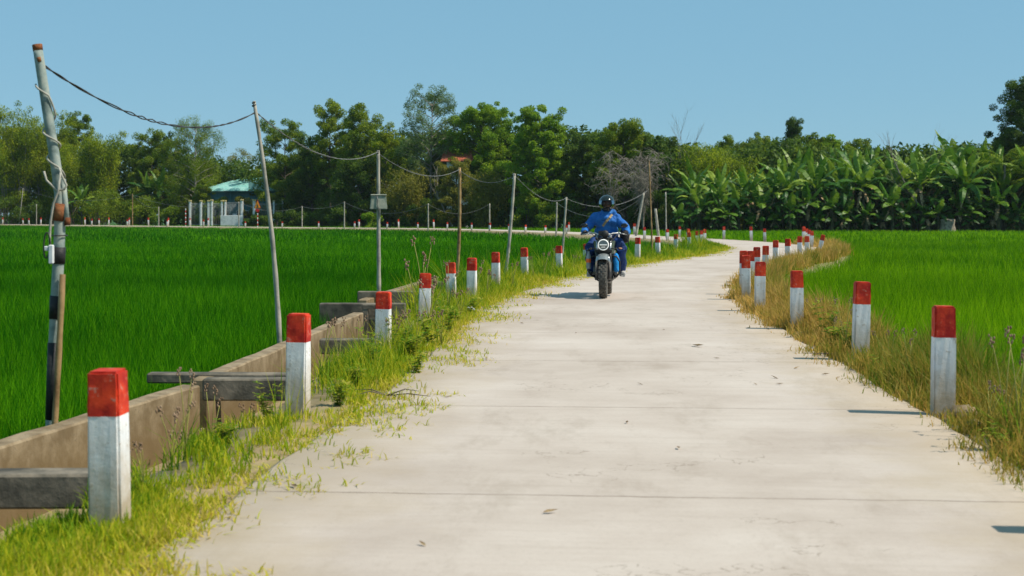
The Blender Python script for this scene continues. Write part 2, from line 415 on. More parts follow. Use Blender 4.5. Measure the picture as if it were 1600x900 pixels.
def along(N, d0, d1, o0, o1, side, power=1.0):
    """random points beside the road; offsets are measured from its edge"""
    i = np.clip(np.searchsorted(CL[:, 1][:150], d0 * (d1 / d0) ** rng.uniform(0, 1, N)), 1, 149)
    f = rng.uniform(0, 1, N)[:, None]
    c = CL[i - 1] * (1 - f) + CL[i] * f; nrm = NL[i]
    off = o0 + (o1 - o0) * rng.uniform(0, 1, N) ** power
    return c + nrm * (side * (HW[i] + off))[:, None], off, c[:, 1]
def tufts(P, off, d, per, spread, thr, s):
    k = wav(P, s) + rng.normal(0, .18, len(P)) > thr
    P, off, d = P[k], off[k], d[k]
    sp = spread * rng.uniform(.6, 1.3, len(P)) * np.sqrt(np.maximum(d, 6) / 10)
    Q = np.repeat(P, per, 0) + rng.normal(0, 1, (len(P) * per, 2)) * np.repeat(sp, per)[:, None]
    return Q, np.repeat(off, per), np.repeat(d, per)
# left: yellow green grass, thick by the ditch, thin and flat where it creeps on to the concrete
A = []
for args in ((4200, 3.6, 70, .02, .66, .9, 17, .045, .22, 1.45), (2800, 3.6, 70, -.10, .35, 1, 11, .05, .0, 1.6), (2300, 3.6, 50, -.60, .05, .6, 8, .055, .14, 1.9), (900, 20, 70, .5, 1.2, 1, 16, .05, -.8, 1.)):
    N, d0, d1, o0, o1, pw, per, spr, thr, sc = args
    P, off, d = along(N, d0, d1, o0, o1, 1, pw); A.append(tufts(P, off, d, per, spr, thr, sc))
P = np.concatenate([a[0] for a in A]); off = np.concatenate([a[1] for a in A]); d = np.concatenate([a[2] for a in A])
flat = off < 0.0
hh = np.where(flat, rng.uniform(.025, .07, len(P)), np.interp(off, [0, .3, .7, 1.2], [.04, .075, .10, .40]) * np.interp(d, [4, 10, 14, 24, 70], [.95, 1.05, 1.6, 2.0, 1.8]) * rng.uniform(.45, 1.5, len(P)) * (1 + .45 * wav(P, 1.6)))
tt = np.clip(np.interp(off, [-.6, 0, .3, .8], [.74, .66, .46, .28]) + .24 * wav(P, .9) + rng.uniform(-.3, .3, len(P)), 0, 1)
zz = np.where(flat, .0, np.interp(off, [0, .7, .75, 1.2], [-.02, -.04, -.06, -.4]))
tag(blades('verge_grass', P, zz, hh, np.interp(d, [4, 12, 40, 70], [.007, .009, .022, .035]), m_vgrass, np.where(flat, 1.6, .75), tt), 'yellow green grass creeping from the left verge on to the concrete', 'grass', kind='stuff')
# right: straw coloured dry grass with some green
A = []
for args in ((5600, 5, 66, .0, .70, .9, 13, .045, -.5, 1.2), (1200, 5, 60, -.2, .1, 1, 8, .05, .15, 1.7)):
    N, d0, d1, o0, o1, pw, per, spr, thr, sc = args
    P, off, d = along(N, d0, d1, o0, o1, -1, pw); A.append(tufts(P, off, d, per, spr, thr, sc))
P = np.concatenate([a[0] for a in A]); off = np.concatenate([a[1] for a in A]); d = np.concatenate([a[2] for a in A])
hh = np.interp(off, [-.2, 0, .3, .75], [.03, .08, .19, .33]) * rng.uniform(.3, 1.7, len(P)) * (1 + .5 * wav(P, 1.7))
green = np.interp(d, [6, 9, 12, 16, 60], [.42, .38, .26, .06, .0])
tt = np.clip(.62 - green + np.interp(off, [.3, .75], [0, -.2]) + .2 * wav(P, .8) + rng.uniform(-.3, .3, len(P)), 0, 1)
tag(blades('dry_grass', P, np.interp(off, [0, .5, .75], [-.015, -.03, -.12]), hh, np.interp(d, [4, 12, 40, 70], [.007, .009, .022, .035]), m_dgrass, .8, tt), 'straw coloured dry grass along the right edge of the road', 'grass', kind='stuff')

# ------------------------------------------------------------------ ditch of old concrete beside the left verge
def wall_seg(a, b, th, z0, z1, mat, name='canal_wall'):
    a, b = Vector((*a, 0)), Vector((*b, 0)); d = (b - a); L = d.length; d.normalize(); nn = Vector((-d.y, d.x, 0)); m = MB()
    k = max(2, int(L / .35)); V = []; Fc = []
    for i in range(k + 1):
        c = a + d * (L * i / k); j1, j2, j3 = U(-.008, .008), U(-.008, .008), U(-.006, .006)
        V += [c + nn * (-th / 2 + j1) + Vector((0, 0, z0)), c + nn * (th / 2 + j2) + Vector((0, 0, z0)), c + nn * (th / 2 + j2) + Vector((0, 0, z1 + j3)), c + nn * (-th / 2 + j1) + Vector((0, 0, z1 + j3 - .004))]
    for i in range(k):
        for q in range(4): Fc.append((i * 4 + q, i * 4 + (q + 1) % 4, i * 4 + 4 + (q + 1) % 4, i * 4 + 4 + q))
    Fc += [(0, 1, 2, 3), (k * 4, k * 4 + 1, k * 4 + 2, k * 4 + 3)]
    m.add(V, Fc); return m.build(name, mat, bevel=.012)
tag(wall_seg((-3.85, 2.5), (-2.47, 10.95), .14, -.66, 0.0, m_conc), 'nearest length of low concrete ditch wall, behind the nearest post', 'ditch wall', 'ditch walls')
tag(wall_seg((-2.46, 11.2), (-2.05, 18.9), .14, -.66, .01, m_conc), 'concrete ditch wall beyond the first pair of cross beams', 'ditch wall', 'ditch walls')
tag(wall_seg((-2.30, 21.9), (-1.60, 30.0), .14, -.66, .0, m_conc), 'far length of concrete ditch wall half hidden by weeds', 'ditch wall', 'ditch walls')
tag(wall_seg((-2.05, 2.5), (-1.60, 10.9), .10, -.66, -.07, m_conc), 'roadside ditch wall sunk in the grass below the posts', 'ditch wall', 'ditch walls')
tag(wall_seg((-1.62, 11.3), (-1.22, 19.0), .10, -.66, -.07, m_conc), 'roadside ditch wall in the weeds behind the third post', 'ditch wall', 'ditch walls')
def beam(x0, x1, y, z, hgt, dep, label, rot=.0, mat=None):
    m = MB(); m.box(((x0 + x1) / 2, y, z - hgt / 2), (x1 - x0, dep, hgt), rot)
    tag(m.build('cross_beam', mat or m_conc_d, bevel=.012), label, 'concrete beam', 'beams across the ditch')
beam(-3.05, -1.97, 7.05, .03, .17, .20, 'thick dark concrete beam left of the nearest post', .02)
beam(-2.39, -1.62, 11.05, .035, .17, .16, 'dark concrete beam ending at the second post, front of its pair')
beam(-2.93, -1.62, 11.45, .03, .08, .14, 'thin beam reaching past the ditch wall into the rice, back of its pair', -.03)
beam(-2.05, -1.35, 15.2, -.02, .16, .16, 'low beam in the weeds between the second and third posts')
beam(-2.62, -1.45, 19.4, .10, .28, .16, 'tall beam closing the ditch wall behind the third post')
beam(-2.45, -1.25, 22.6, .09, .22, .16, 'beam behind the fourth post, farther and shorter than the one before it')
beam(-1.45, -.75, 26.5, .06, .24, .14, 'small far beam between the fifth and sixth posts')
m = MB(); m.box((-1.98, 19.2, -.3), (.08, .06, .72)); m.box((-1.72, 19.2, -.3), (.08, .06, .72)); m.box((-1.85, 19.2, .06), (.34, .07, .06)); m.box((-1.85, 19.22, -.36), (.18, .03, .5))
tag(m.build('sluice_gate', m_conc_d, bevel=.006), 'small dark sluice gate frame in the ditch behind third post', 'sluice gate')

# ------------------------------------------------------------------ guard posts
def make_post():
    root = empty('guard_post', label='red topped white post', cat='guard post')
    wd = .135
    def prism(z0, z1, a, b, name, mat, topbevel):
        m = MB(); V = []
        for z, ww in ((z0, a), (z1, b)):
            V += [(-ww / 2, -ww / 2, z), (ww / 2, -ww / 2, z), (ww / 2, ww / 2, z), (-ww / 2, ww / 2, z)]
        m.add(V, [(3, 2, 1, 0), (4, 5, 6, 7), (0, 1, 5, 4), (1, 2, 6, 5), (2, 3, 7, 6), (3, 0, 4, 7)])
        o = m.build(name, mat, root)
        bm = bmesh.new(); bm.from_mesh(o.data)
        ed = [e for e in bm.edges if abs((e.verts[0].co - e.verts[1].co).z) > .05 or (topbevel and min(v.co.z for v in e.verts) > z1 - .001)]
        bmesh.ops.bevel(bm, geom=ed, offset=.010, segments=2, affect='EDGES'); bmesh.ops.subdivide_edges(bm, edges=[e for e in bm.edges if e.calc_length() > .09], cuts=3, use_grid_fill=True)
        for v in bm.verts: v.co.x += U(-.0018, .0018); v.co.y += U(-.0018, .0018)
        bm.to_mesh(o.data); bm.free(); return o
    prism(-.3, .47, .142, .136, 'white_shaft', m_white, False)
    prism(.47, .66, .1365, .132, 'red_cap', m_red, True)
    return root
protos = [make_post() for _ in range(4)]
used = [False] * 4
def post(x, y, h, label, group, rz=0.0, tilt=(0, 0), z=0.0):
    k = random.randrange(4); sc = (1, 1, h / .66)
    if not used[k]:
        used[k] = True; o = protos[k]; o['label'] = label; o['group'] = group; o.location = (x, y, z); o.scale = sc
    else: o = dup(protos[k], (x, y, z), 0, sc, label, group)
    o.rotation_euler = (tilt[0], tilt[1], rz)
    return o
ORD = ['nearest', 'second', 'third', 'fourth', 'fifth', 'sixth', 'seventh', 'eighth', 'ninth', 'tenth', 'eleventh', 'twelfth', 'thirteenth', 'fourteenth', 'fifteenth', 'sixteenth', 'seventeenth', 'eighteenth', 'nineteenth', 'twentieth']
LEFT = [(172, 577, 818, 0), (465, 490, 642, 0), (598, 456, 548, 0), (663, 427, 507, 0), (705, 410, 470, 0), (737, 403, 471, 0), (775, 394, 451, 0), (820, 387, 436, 0), (874, 384, 425, 0), (916, 381, 413, 0),
        (996, 371, 407, 0), (1028, 370, 402, 0), (1056, 366, 393, 0), (1077, 363, 389, 0), (1089, 361, 385.5, 0), (1096, 360, 382.5, 0), (1101, 358, 380, 0)]
LNOTE = {0: 'nearest post on the left verge, dirty white with bright red top', 9: 'red and white post half hidden behind the rider at the left verge'}
for i, (px, ty, by, tl) in enumerate(LEFT):
    p = at(px, by); h = (by - ty) * p.y / F
    k = int(np.argmin(((CL - np.array([p.x, p.y])) ** 2).sum(1)))
    post(p.x, p.y, h, LNOTE.get(i, f'{ORD[i]} red topped post along the left verge, counted from the camera'), 'posts along the left verge', math.atan2(-TG[k][0], TG[k][1]) + U(-.05, .05), (U(-.025, .025), U(-.025, .025)))
RIGHT = [(1790, 575, 836, .0), (1473, 478, 647, .012), (1344, 440, 562, .03), (1245, 423, 514, .0), (1187, 409, 486, .015), (1166, 399, 468, -.01), (1162, 391.6, 460, .0), (1172, 392, 447, .02), (1182.6, 386, 440, .0), (1196, 384, 433, .01),
         (1212, 375.4, 415, 0), (1231, 373, 413, .0), (1249.6, 369, 403, 0), (1261, 369, 401.5, 0), (1279, 366, 397, .24), (1268, 361, 386, .03), (1264, 359, 382.5, .02), (1256, 354, 381, 0), (1260, 357, 379.5, 0)]
RNOTE = {0: 'post standing just outside the right edge of the photo', 1: 'nearest post in view on the right, tall white with a cracked red top', 14: 'red and white post at the bend leaning over toward the right field', 5: 'short post in front of a tight cluster on the right verge'}
for i, (px, ty, by, tl) in enumerate(RIGHT):
    p = at(px, by); h = (by - ty) * p.y / F
    k = int(np.argmin(((CL - np.array([p.x, p.y])) ** 2).sum(1)))
    post(p.x, p.y, h, RNOTE.get(i, f'{ORD[i - 1]} red and white post along the right verge, counting from the camera'), 'posts along the right verge', math.atan2(-TG[k][0], TG[k][1]) + U(-.06, .06), (U(-.015, .015), tl))
def far_spot(px, off, dmin=66, dmax=300):
    """where the line of sight through px meets the far road's edge"""
    D = np.linspace(dmin, dmax, 1600); P = np.stack([(px - 800) * D / F, D], 1); s, hw = sd(P)
    e = s - np.sign(off) * (hw + abs(off)); c = np.where(np.diff(np.sign(e)) != 0)[0]
    c = [q for q in c if abs(e[q]) < 1.0]
    i = (c[0] if off > 0 else c[-1]) if c else int(np.argmin(np.abs(e))); return D[i]
FAR_IN = [(4, 340), (36, 341), (45, 341), (143, 342), (199, 343), (261, 343), (318, 343), (383, 346), (441, 346), (498, 346), (554, 346), (605, 347), (653, 347.5), (699, 347), (737, 348), (765, 348), (795, 350), (821, 352), (852, 352), (885, 352), (1007, 355), (1043, 358), (1075, 357.5)]
FAR_OUT = [(11, 339), (64, 340), (133, 340), (155, 341), (170, 339.5), (202, 339), (232, 338), (263, 339), (297, 338.5), (325, 336), (561, 343), (623, 342.5), (678, 343), (889, 347), (991, 349), (1062, 354), (1131, 354), (1174, 354), (1195, 357)]
for lst, off, row in ((FAR_IN, .35, 'near'), (FAR_OUT, -.35, 'far')):
    for i, (px, ty) in enumerate(lst):
        d = far_spot(px, off)
        h = min(max(CAMH - (ty - HZ) * d / F, .55), .98)
        where = ('beyond the road bend' if px > 980 else 'behind the leaning poles' if px > 780 else 'under the tall trees' if px > 430 else 'before the house fence' if px > 270 else 'by the bamboo' if px > 95 else 'at the far left')
        post(xat(px, d), d, h, f'tiny post {where}, {i + 1} from left on far road {row} side', 'small posts along the far road', U(-.3, .3), (U(-.03, .03), U(-.04, .04)))

# ------------------------------------------------------------------ poles and cables
def pole_path(p0, p1, bend=.0, n=9):
    p0, p1 = Vector(p0), Vector(p1); out = []
    for i in range(n):
        t = i / (n - 1); q = p0.lerp(p1, t); q.x += bend * math.sin(math.pi * t); out.append(q)
    return out
def bamboo_pole(px0, py0, px1, py1, d, r0, r1, mat, label, bend=0.0, dbase=-.3, group='poles carrying the cable', nodes=True):
    b = Vector((xat(px0, d), d, zat(py0, d))); t = Vector((xat(px1, d), d, zat(py1, d)))
    low = b + (b - t).normalized() * max(0, (b.z + .46) / max((t - b).normalized().z, .2))
    root = empty('utility_pole', low, 0, label, 'pole', group)
    path = [p - low for p in pole_path(low, t, bend, 15)]; m = MB()
    rad = [r0 + (r1 - r0) * i / 14 for i in range(15)]
    if nodes: rad = [r * (1.14 if i % 2 else .97) for i, r in enumerate(rad)]
    m.tube(path, rad, 9); m.build('pole_shaft', mat, root)
    k = MB(); k.tube([(path[-1] + Vector((0.012 * math.cos(a) * 1.6, .03 * math.sin(a), -.07 + .005 * a))) for a in np.linspace(0, 12, 30)], .006, 5)
    k.build('wire_tie', m_cable, root)
    return root, t
cable_pts = []
# pole one: a pipe patched with tape, straps and a switch
d1 = F * CAMH / (655 - HZ)
p_b = Vector((xat(81, d1), d1, -.46)); p_t = Vector((xat(58, d1), d1, zat(70, d1)))
m_pipe = M('pipe_paint', [(.13, .17, .155), (.24, .29, .265), (.33, .35, .30)], 9, .6, .3, 30)
m_rust = M('rust', [(.10, .03, .012), (.22, .08, .03), (.30, .14, .06)], 14, .9, .6, 40)
m_tape = M('black_tape', [(.012, .012, .013), (.03, .03, .03)], 12, .6, .3)
m_plastic = M('grey_plastic', [(.55, .57, .58), (.68, .70, .70)], 12, .5, .1)
pole1 = empty('utility_pole', p_b, 0, 'thick grey metal pipe pole wrapped in cable at far left', 'pole', 'poles carrying the cable')
ax = (p_t - p_b)
PIPE = [(58, 70), (68, 135), (78, 200), (87, 255), (94, 308), (93, 380), (89, 450), (84, 560), (81, 655)]
def P1(t, ox=0, oy=0):
    z = ax.z * t; py = HZ + (CAMH - (z + p_b.z)) * F / d1
    return Vector((xat(float(np.interp(py, [q[1] for q in PIPE], [q[0] for q in PIPE])), d1) - p_b.x + ox, oy, z))
m = MB(); m.tube([P1(i / 24) for i in range(25)], [.041 - .011 * i / 24 for i in range(25)], 16); m.build('pipe', m_pipe, pole1)
def tz(py): return (zat(py, d1) - p_b.z) / ax.z
m = MB(); m.tube([P1(tz(79)), P1(tz(69.5))], .0315, 16); m.tube([P1(tz(97), .008, -.024), P1(tz(90), .006, -.030)], [.012, .014], 10); m.build('rusty_rim', m_rust, pole1)
m = MB(); m.tube([P1(tz(412)), P1(tz(386))], .0412, 16); m.build('tape_band', m_tape, pole1)
m = MB(); m.tube([P1(tz(498)), P1(tz(462))], .0412, 16); m.build('tape_band', m_tape, pole1)
m = MB(); m.tube([P1(tz(655)), P1(tz(535))], .0415, 16); m.build('tar_coating', m_tape, pole1)
m = MB(); m.tube([P1(tz(352), .052, -.01), P1(tz(280), .036, -.01)], .018, 10); m.build('strapped_pipe', m_pipe, pole1)
m = MB(); m.tube([P1(tz(352), .052, -.01), P1(tz(340), .050, -.01)], .0195, 10); m.tube([P1(tz(345), -.004, -.012), P1(tz(318), .008, -.016)], .034, 12); m.build('rusty_clamp', m_rust, pole1)
m = MB()
spir = [(132, 0.1), (150, 2.4), (178, 3.3), (205, 6.4), (218, 8.4), (226, 9.6), (245, 12.5), (262, 14.8), (275, 15.8), (288, 18.8)]
pts = []
for q in np.linspace(0, len(spir) - 1, 90):
    i = min(int(q), len(spir) - 2); f = q - i; py = spir[i][0] * (1 - f) + spir[i + 1][0] * f; a = spir[i][1] * (1 - f) + spir[i + 1][1] * f
    rr = .046; pts.append(P1(tz(py), -math.cos(a) * rr, -math.sin(a) * rr))
m.tube(pts, .0065, 6)
m.tube([P1(tz(y), x / 245, -.05) for x, y in ((-16, 268), (-14, 282), (0, 298), (12, 296), (16, 290), (10, 272), (8, 262))], .0075, 6)
m.tube([P1(tz(y), x / 245, -.055) for x, y in ((10, 270), (2, 300), (-6, 318), (-10, 345), (-11, 372), (-10, 385))], .0075, 6)
m.build('spiral_wire', m_cable_p, pole1)
m = MB(); m.box(P1(tz(397), -.03, -.055), (.03, .03, .12)); m.box(P1(tz(388), -.065, -.05), (.025, .03, .03)); m.build('switch_box', m_plastic, pole1, bevel=.005)
m = MB(); m.tube([P1(tz(383 + 20 * math.sin(a)), -.06 + .02 * math.cos(a), -.06) for a in np.linspace(0, 6.2, 16)], .005, 5); m.tube([P1(tz(368), math.cos(a) * .047, math.sin(a) * .047) for a in np.linspace(0, 6.3, 14)], .004, 5); m.build('tie_wire', m_cable, pole1)
m = MB(); sb = Vector((xat(79, d1 - .10), d1 - .10, -.45)); st_ = Vector((xat(98, d1 - .055), d1 - .055, zat(428, d1)))
m.tube([p for p in pole_path(sb, st_, .004, 9)], [.019 * (1.1 if i % 2 else .96) for i in range(9)], 9)
tag(m.build('bamboo_stick', m_bamboo_b), 'short brown bamboo stick leaning on the grey pipe pole', 'stick')
T1 = p_b + P1(tz(98))

pl2, T2 = bamboo_pole(433, 522, 397, 158, F * CAMH / (522 - HZ), .030, .018, m_bamboo, 'tall thin bamboo pole bowing to the left, second from the camera', .05)
pl3, T3 = bamboo_pole(592, 455, 591, 235, F * CAMH / (455 - HZ), .036, .026, m_bamboo, 'straight pale bamboo pole with a grey box on it', .0)
pl4, T4 = bamboo_pole(714, 425, 718, 262, 33.0, .042, .034, m_bamboo_b, 'brown bamboo pole upright behind the fifth post', .03)
pl5, T5 = bamboo_pole(790, 426, 804, 271, 32.2, .040, .030, m_bamboo, 'pale bamboo pole tilting right behind the eighth post', .02)
pl6, T6 = bamboo_pole(879, 392, 885, 308, 50, .042, .034, m_bamboo, 'shorter pale pole leaning slightly right just left of rider', .0)
pl7, T7 = bamboo_pole(1019, 388, 1014, 251, 54, .036, .026, m_bamboo_b, 'tall dark thin pole right behind the rider', .0)
pl8, T8 = bamboo_pole(993, 372, 1006, 301, 88, .085, .06, m_bamboo, 'pale thick pole leaning right behind the rider by far road', .0)
pl9, T9 = bamboo_pole(1029, 369, 1024, 326, 88, .085, .075, m_bamboo, 'short stout pole leaning left at the far road bend', .0)
pl10, T10 = bamboo_pole(1041, 374, 1040, 300, 80, .04, .035, m_bamboo, 'thin upright pole at the far road, rightmost of all poles', .0)
pl11, T11 = bamboo_pole(869, 366, 870, 316, 98, .055, .05, m_bamboo, 'thin upright grey pole on the far road left of rider', .0)
for o_, y_ in ((pl3, 0),):
    d3 = F * CAMH / (455 - HZ)
    bx = empty('meter_box', (xat(592, d3), d3 - .07, zat(327, d3)), .12, 'weathered grey green box strapped to the straight bamboo pole', 'meter box')
    m_box = M('weathered_box', [(.22, .25, .19), (.33, .35, .28), (.40, .40, .32)], 6, .85, .4, 30)
    m = MB(); V = []
    for z, ww in ((0, .30), (.235, .255)): V += [(-ww / 2, -.07, z), (ww / 2, -.07, z), (ww / 2, .03, z), (-ww / 2, .03, z)]
    m.add(V, [(3, 2, 1, 0), (4, 5, 6, 7), (0, 1, 5, 4), (1, 2, 6, 5), (2, 3, 7, 6), (3, 0, 4, 7)]); m.build('box_body', m_box, bx, bevel=.012, seg=2)
    m = MB(); m.box((0, -.02, .244), (.27, .13, .02)); m.build('box_lid', m_box, bx, bevel=.005)
    m = MB(); m.tube([(-.03, -.075, .23), (-.015, -.085, .15), (-.02, -.085, .08), (.005, -.075, -.02), (.01, -.01, -.12)], .008, 6); m.build('box_wire', m_cable_g, bx)

def cable(a, b, sag, r, label, mat=None, twist=True, turns=14, group='cables strung between the poles', name='electric_cable'):
    m = MB(); n = 140 if twist else 20
    a, b = Vector(a), Vector(b)
    side = (b - a).normalized().cross(Vector((0, 0, 1))).normalized()
    for ph in ((0, math.pi) if twist else (0,)):
        pts = []
        for i in range(n + 1):
            t = i / n; p = a.lerp(b, t); p.z -= sag * 4 * t * (1 - t)
            if twist:
                f = ph + turns * 2 * math.pi * (t + .03 * math.sin(t * 17)); rr = r * (.9 + 1.3 * max(0, math.sin(t * 8.3 - 1.2)) * math.sin(math.pi * t) ** 2)
                p += side * rr * math.cos(f) + Vector((0, 0, rr * math.sin(f)))
            pts.append(p)
        m.tube(pts, r, 5)
    return tag(m.build(name, mat or m_cable), label, 'cable', group)
cable(T1, T2 - Vector((0, 0, .13)),   .27, .0050, 'twisted two strand cable from the pipe pole to the bowed bamboo pole', turns=8)
cable(T2 - Vector((0, 0, .1)), T3 - Vector((0, 0, .02)), .30, .0045, 'sagging cable between the bowed bamboo pole and the boxed pole', m_cable_g, turns=16)
cable(T3 - Vector((0, 0, .05)), T4 - Vector((0, 0, .04)), .26, .0045, 'sagging cable from the boxed pole to the brown pole', m_cable_g, turns=14)
cable(T4 - Vector((0, 0, .06)), T5 - Vector((0, 0, .05)), .22, .005, 'short slack cable from the brown pole to the tilted pale pole', m_cable_g, turns=8)
cable(T5 - Vector((0, 0, .04)), T6 - Vector((0, 0, .03)), .30, .006, 'sagging cable from the tilted pale pole to the shorter pole by the rider', m_cable_g, turns=12)
cable(T6 - Vector((0, 0, .05)), T7 - Vector((0, 0, 1.1)), .45, .007, 'slack cable running behind the helmet to the tall dark pole', m_cable_g, turns=10)
cable(T11 - Vector((0, 0, .05)), T8 - Vector((0, 0, .2)), 1.1, .016, 'thin far cable drooping behind the rider', m_cable_g, twist=False)
# small poles along the far road
FP = [(-60, 290, 345), (1, 304, 346), (36, 294, 348), (57, 319, 346), (207, 303, 349), (248, 323, 348), (373, 315, 352), (472, 322, 352), (538, 315, 355), (669, 318, 358), (765, 318, 355)]
tops = []
for i, (px, ty, by) in enumerate(FP):
    d = far_spot(px, -.9) if i not in (6, 8, 9) else far_spot(px, .8)
    lean = -6 if px == 36 else 0
    o, t = bamboo_pole(px + lean, HZ + F * CAMH / d, px, ty, d, .07, .055, m_bamboo if i not in (4,) else m_bamboo_b, f'thin far pole beside the far road, number {i} from the left edge' if i else 'thin far pole just outside the left edge', .0, group='thin poles along the far road', nodes=False)
    tops.append(t)
for i, j, s_ in ((0, 2, .3), (1, 3, .8), (2, 4, 1.2), (4, 5, .6), (4, 6, 1.0), (6, 7, .7), (7, 8, .4), (8, 9, 1.0), (9, 10, .9)):
    cable(tops[i] - Vector((0, 0, .05)), tops[j] - Vector((0, 0, .05)), s_, .014, f'thin far cable over the far road, span {i + j} by number from the left', m_cable_g, twist=False, group='thin cables along the far road')

# ------------------------------------------------------------------ trees and plants
G_MID = [(.030, .085, .005), (.095, .175, .009), (.21, .28, .014), (.36, .40, .03)]
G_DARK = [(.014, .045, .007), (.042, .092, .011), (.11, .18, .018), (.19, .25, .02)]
G_YEL = [(.025, .07, .005), (.10, .17, .007), (.29, .36, .010), (.56, .56, .02)]
G_BRI = [(.035, .11, .005), (.11, .23, .009), (.25, .38, .014), (.38, .48, .025)]
G_OLI = [(.07, .085, .012), (.16, .17, .02), (.26, .25, .03), (.34, .30, .05)]
G_PAL = [(.05, .10, .03), (.11, .18, .05), (.18, .26, .07), (.27, .33, .10)]
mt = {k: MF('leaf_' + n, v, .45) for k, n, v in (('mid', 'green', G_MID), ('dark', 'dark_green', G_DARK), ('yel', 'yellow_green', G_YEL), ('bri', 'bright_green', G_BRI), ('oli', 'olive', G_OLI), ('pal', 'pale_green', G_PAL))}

def leafcloud(name, Cn, Rn, per, size, mat, parent, aspect=.5, droop=0.0, flat=.8, up=.25):
    """leaf faces spread through clumps with centres Cn and radii Rn"""
    Cn = np.asarray(Cn, float); Rn = np.asarray(Rn, float)
    cnt = np.maximum(6, (1.45 * per * (Rn / Rn.mean()) ** 2 * rng.uniform(.6, 1.3, len(Rn)))).astype(int)
    idx = np.repeat(np.arange(len(Cn)), cnt); n = len(idx)
    u = rng.normal(0, 1, (n, 3)); u /= np.linalg.norm(u, axis=1)[:, None]
    rr = Rn[idx] * (.35 + .75 * rng.uniform(0, 1, n) ** .6)
    P = Cn[idx] + u * rr[:, None] * np.array([1, 1, flat]); P[:, 2] -= droop * rng.uniform(0, 1, n) ** 2 * Rn[idx] * 1.6
    P[:, 2] = np.maximum(P[:, 2], -.35)
    nr = u * .55 + np.array([0, 0, up]) + rng.normal(0, .6, (n, 3)); nr /= np.linalg.norm(nr, axis=1)[:, None]
    t = rng.normal(0, 1, (n, 3)) + np.array([0, 0, -1.8 * (droop > 0)]); t -= nr * (t * nr).sum(1)[:, None]; t /= np.linalg.norm(t, axis=1)[:, None]
    b = np.cross(nr, t); s = size * rng.uniform(.55, 1.35, n)
    l = t * (s / 2)[:, None]; w = b * (s * aspect / 2)[:, None]; cup = nr * (s * .10)[:, None]
    V = np.stack([P - l, P + w - l * .1 - cup, P + l, P - w - l * .1 - cup], 1).reshape(-1, 3)
    k = np.arange(n) * 4; T = np.concatenate([np.stack([k, k + 1, k + 2], 1), np.stack([k, k + 2, k + 3], 1)])
    ct = rng.uniform(.2, .8, len(Cn)); tint = np.clip(ct[idx] * .55 + rng.uniform(0, 1, n) * .5, 0, 1)
    return npmesh(name, V, None, T, mat, parent, np.repeat(tint, 4))

PROF = {'dome': lambda t: math.sin(math.pi * min(1, .22 + .70 * t)) ** .7, 'cone': lambda t: 1.05 - .85 * t, 'tall': lambda t: .55 + .5 * math.sin(math.pi * (.15 + .8 * t)), 'vase': lambda t: .35 + .75 * t * (1.2 - .5 * t), 'full': lambda t: .9 * math.sin(math.pi * (.30 + .62 * t)) ** .5}
def tree(label, x, y, H, Rd, base=.25, kind='dome', hue='mid', limbs=20, clump=1.05, per=150, leaf=.27, aspect=.5, droop=0., bark=None, lean=0., group='trees beyond the far road', name='tree', trunk_r=.2, up=.28, zb=-.52):
    root = empty(name, (x, y, zb), 0, label, 'tree', group); limbs = int(limbs * 1.45); clump *= .80; leaf *= .82; per *= .95
    m = MB(); th = H * (.86 if kind != 'vase' else .6); tp = []
    for i in range(8):
        t = i / 7; tp.append(Vector((lean * t * t * H + .12 * math.sin(t * 5 + x) * t, .12 * math.cos(t * 4 + y) * t, th * t)))
    m.tube(tp, [trunk_r * (1.25 if i == 0 else 1 - .85 * i / 7) for i in range(8)], 8)
    Cn, Rn = [], []; ga = U(0, 6)
    for i in range(limbs):
        t = (i + .5) / limbs; zc = H * (base + (1 - base) * t * .93); ga += 2.4 + U(-.5, .5)
        L = Rd * PROF[kind](t) * U(.85, 1.2); q = min(.98, max(.12, (zc - L * .45) / th)); k = q * 7; i0 = min(int(k), 6); s0 = tp[i0].lerp(tp[i0 + 1], k - i0)
        e = Vector((s0.x + math.cos(ga) * L, s0.y + math.sin(ga) * L, max(zc, .4))); mid = s0.lerp(e, .5) + Vector((U(-.2, .2), U(-.2, .2), L * .08))
        r0 = trunk_r * .42 * (1 - .5 * t); m.tube([s0, mid, e], [r0, r0 * .65, r0 * .25], 5, cap=False)
        for f in (.45, .75, 1.0):
            if f * L < .5 * clump and f < 1: continue
            c = (s0.lerp(mid, f * 2) if f < .5 else mid.lerp(e, f * 2 - 1)) + Vector((U(-.35, .35), U(-.35, .35), U(-.2, .35))) * clump
            Cn.append(c); Rn.append(clump * U(.62, 1.12) * (1.0 if f == 1 else .9))
            if random.random() < .6:
                c2 = c + Vector((U(-1, 1), U(-1, 1), U(-.7, .9))) * clump * 1.6; m.tube([c, c2], [r0 * .3, r0 * .12], 4, cap=False)
                Cn.append(c2); Rn.append(clump * U(.45, .8))
    Cn.append(Vector(tp[-1]) + Vector((0, 0, H * .97 - th))); Rn.append(clump * .8)
    m.build('trunk', bark or m_bark, root, fix=False)
    leafcloud('crown', [tuple(c) for c in Cn], Rn, per, leaf, mt[hue], root, aspect, droop, up=up)
    return root
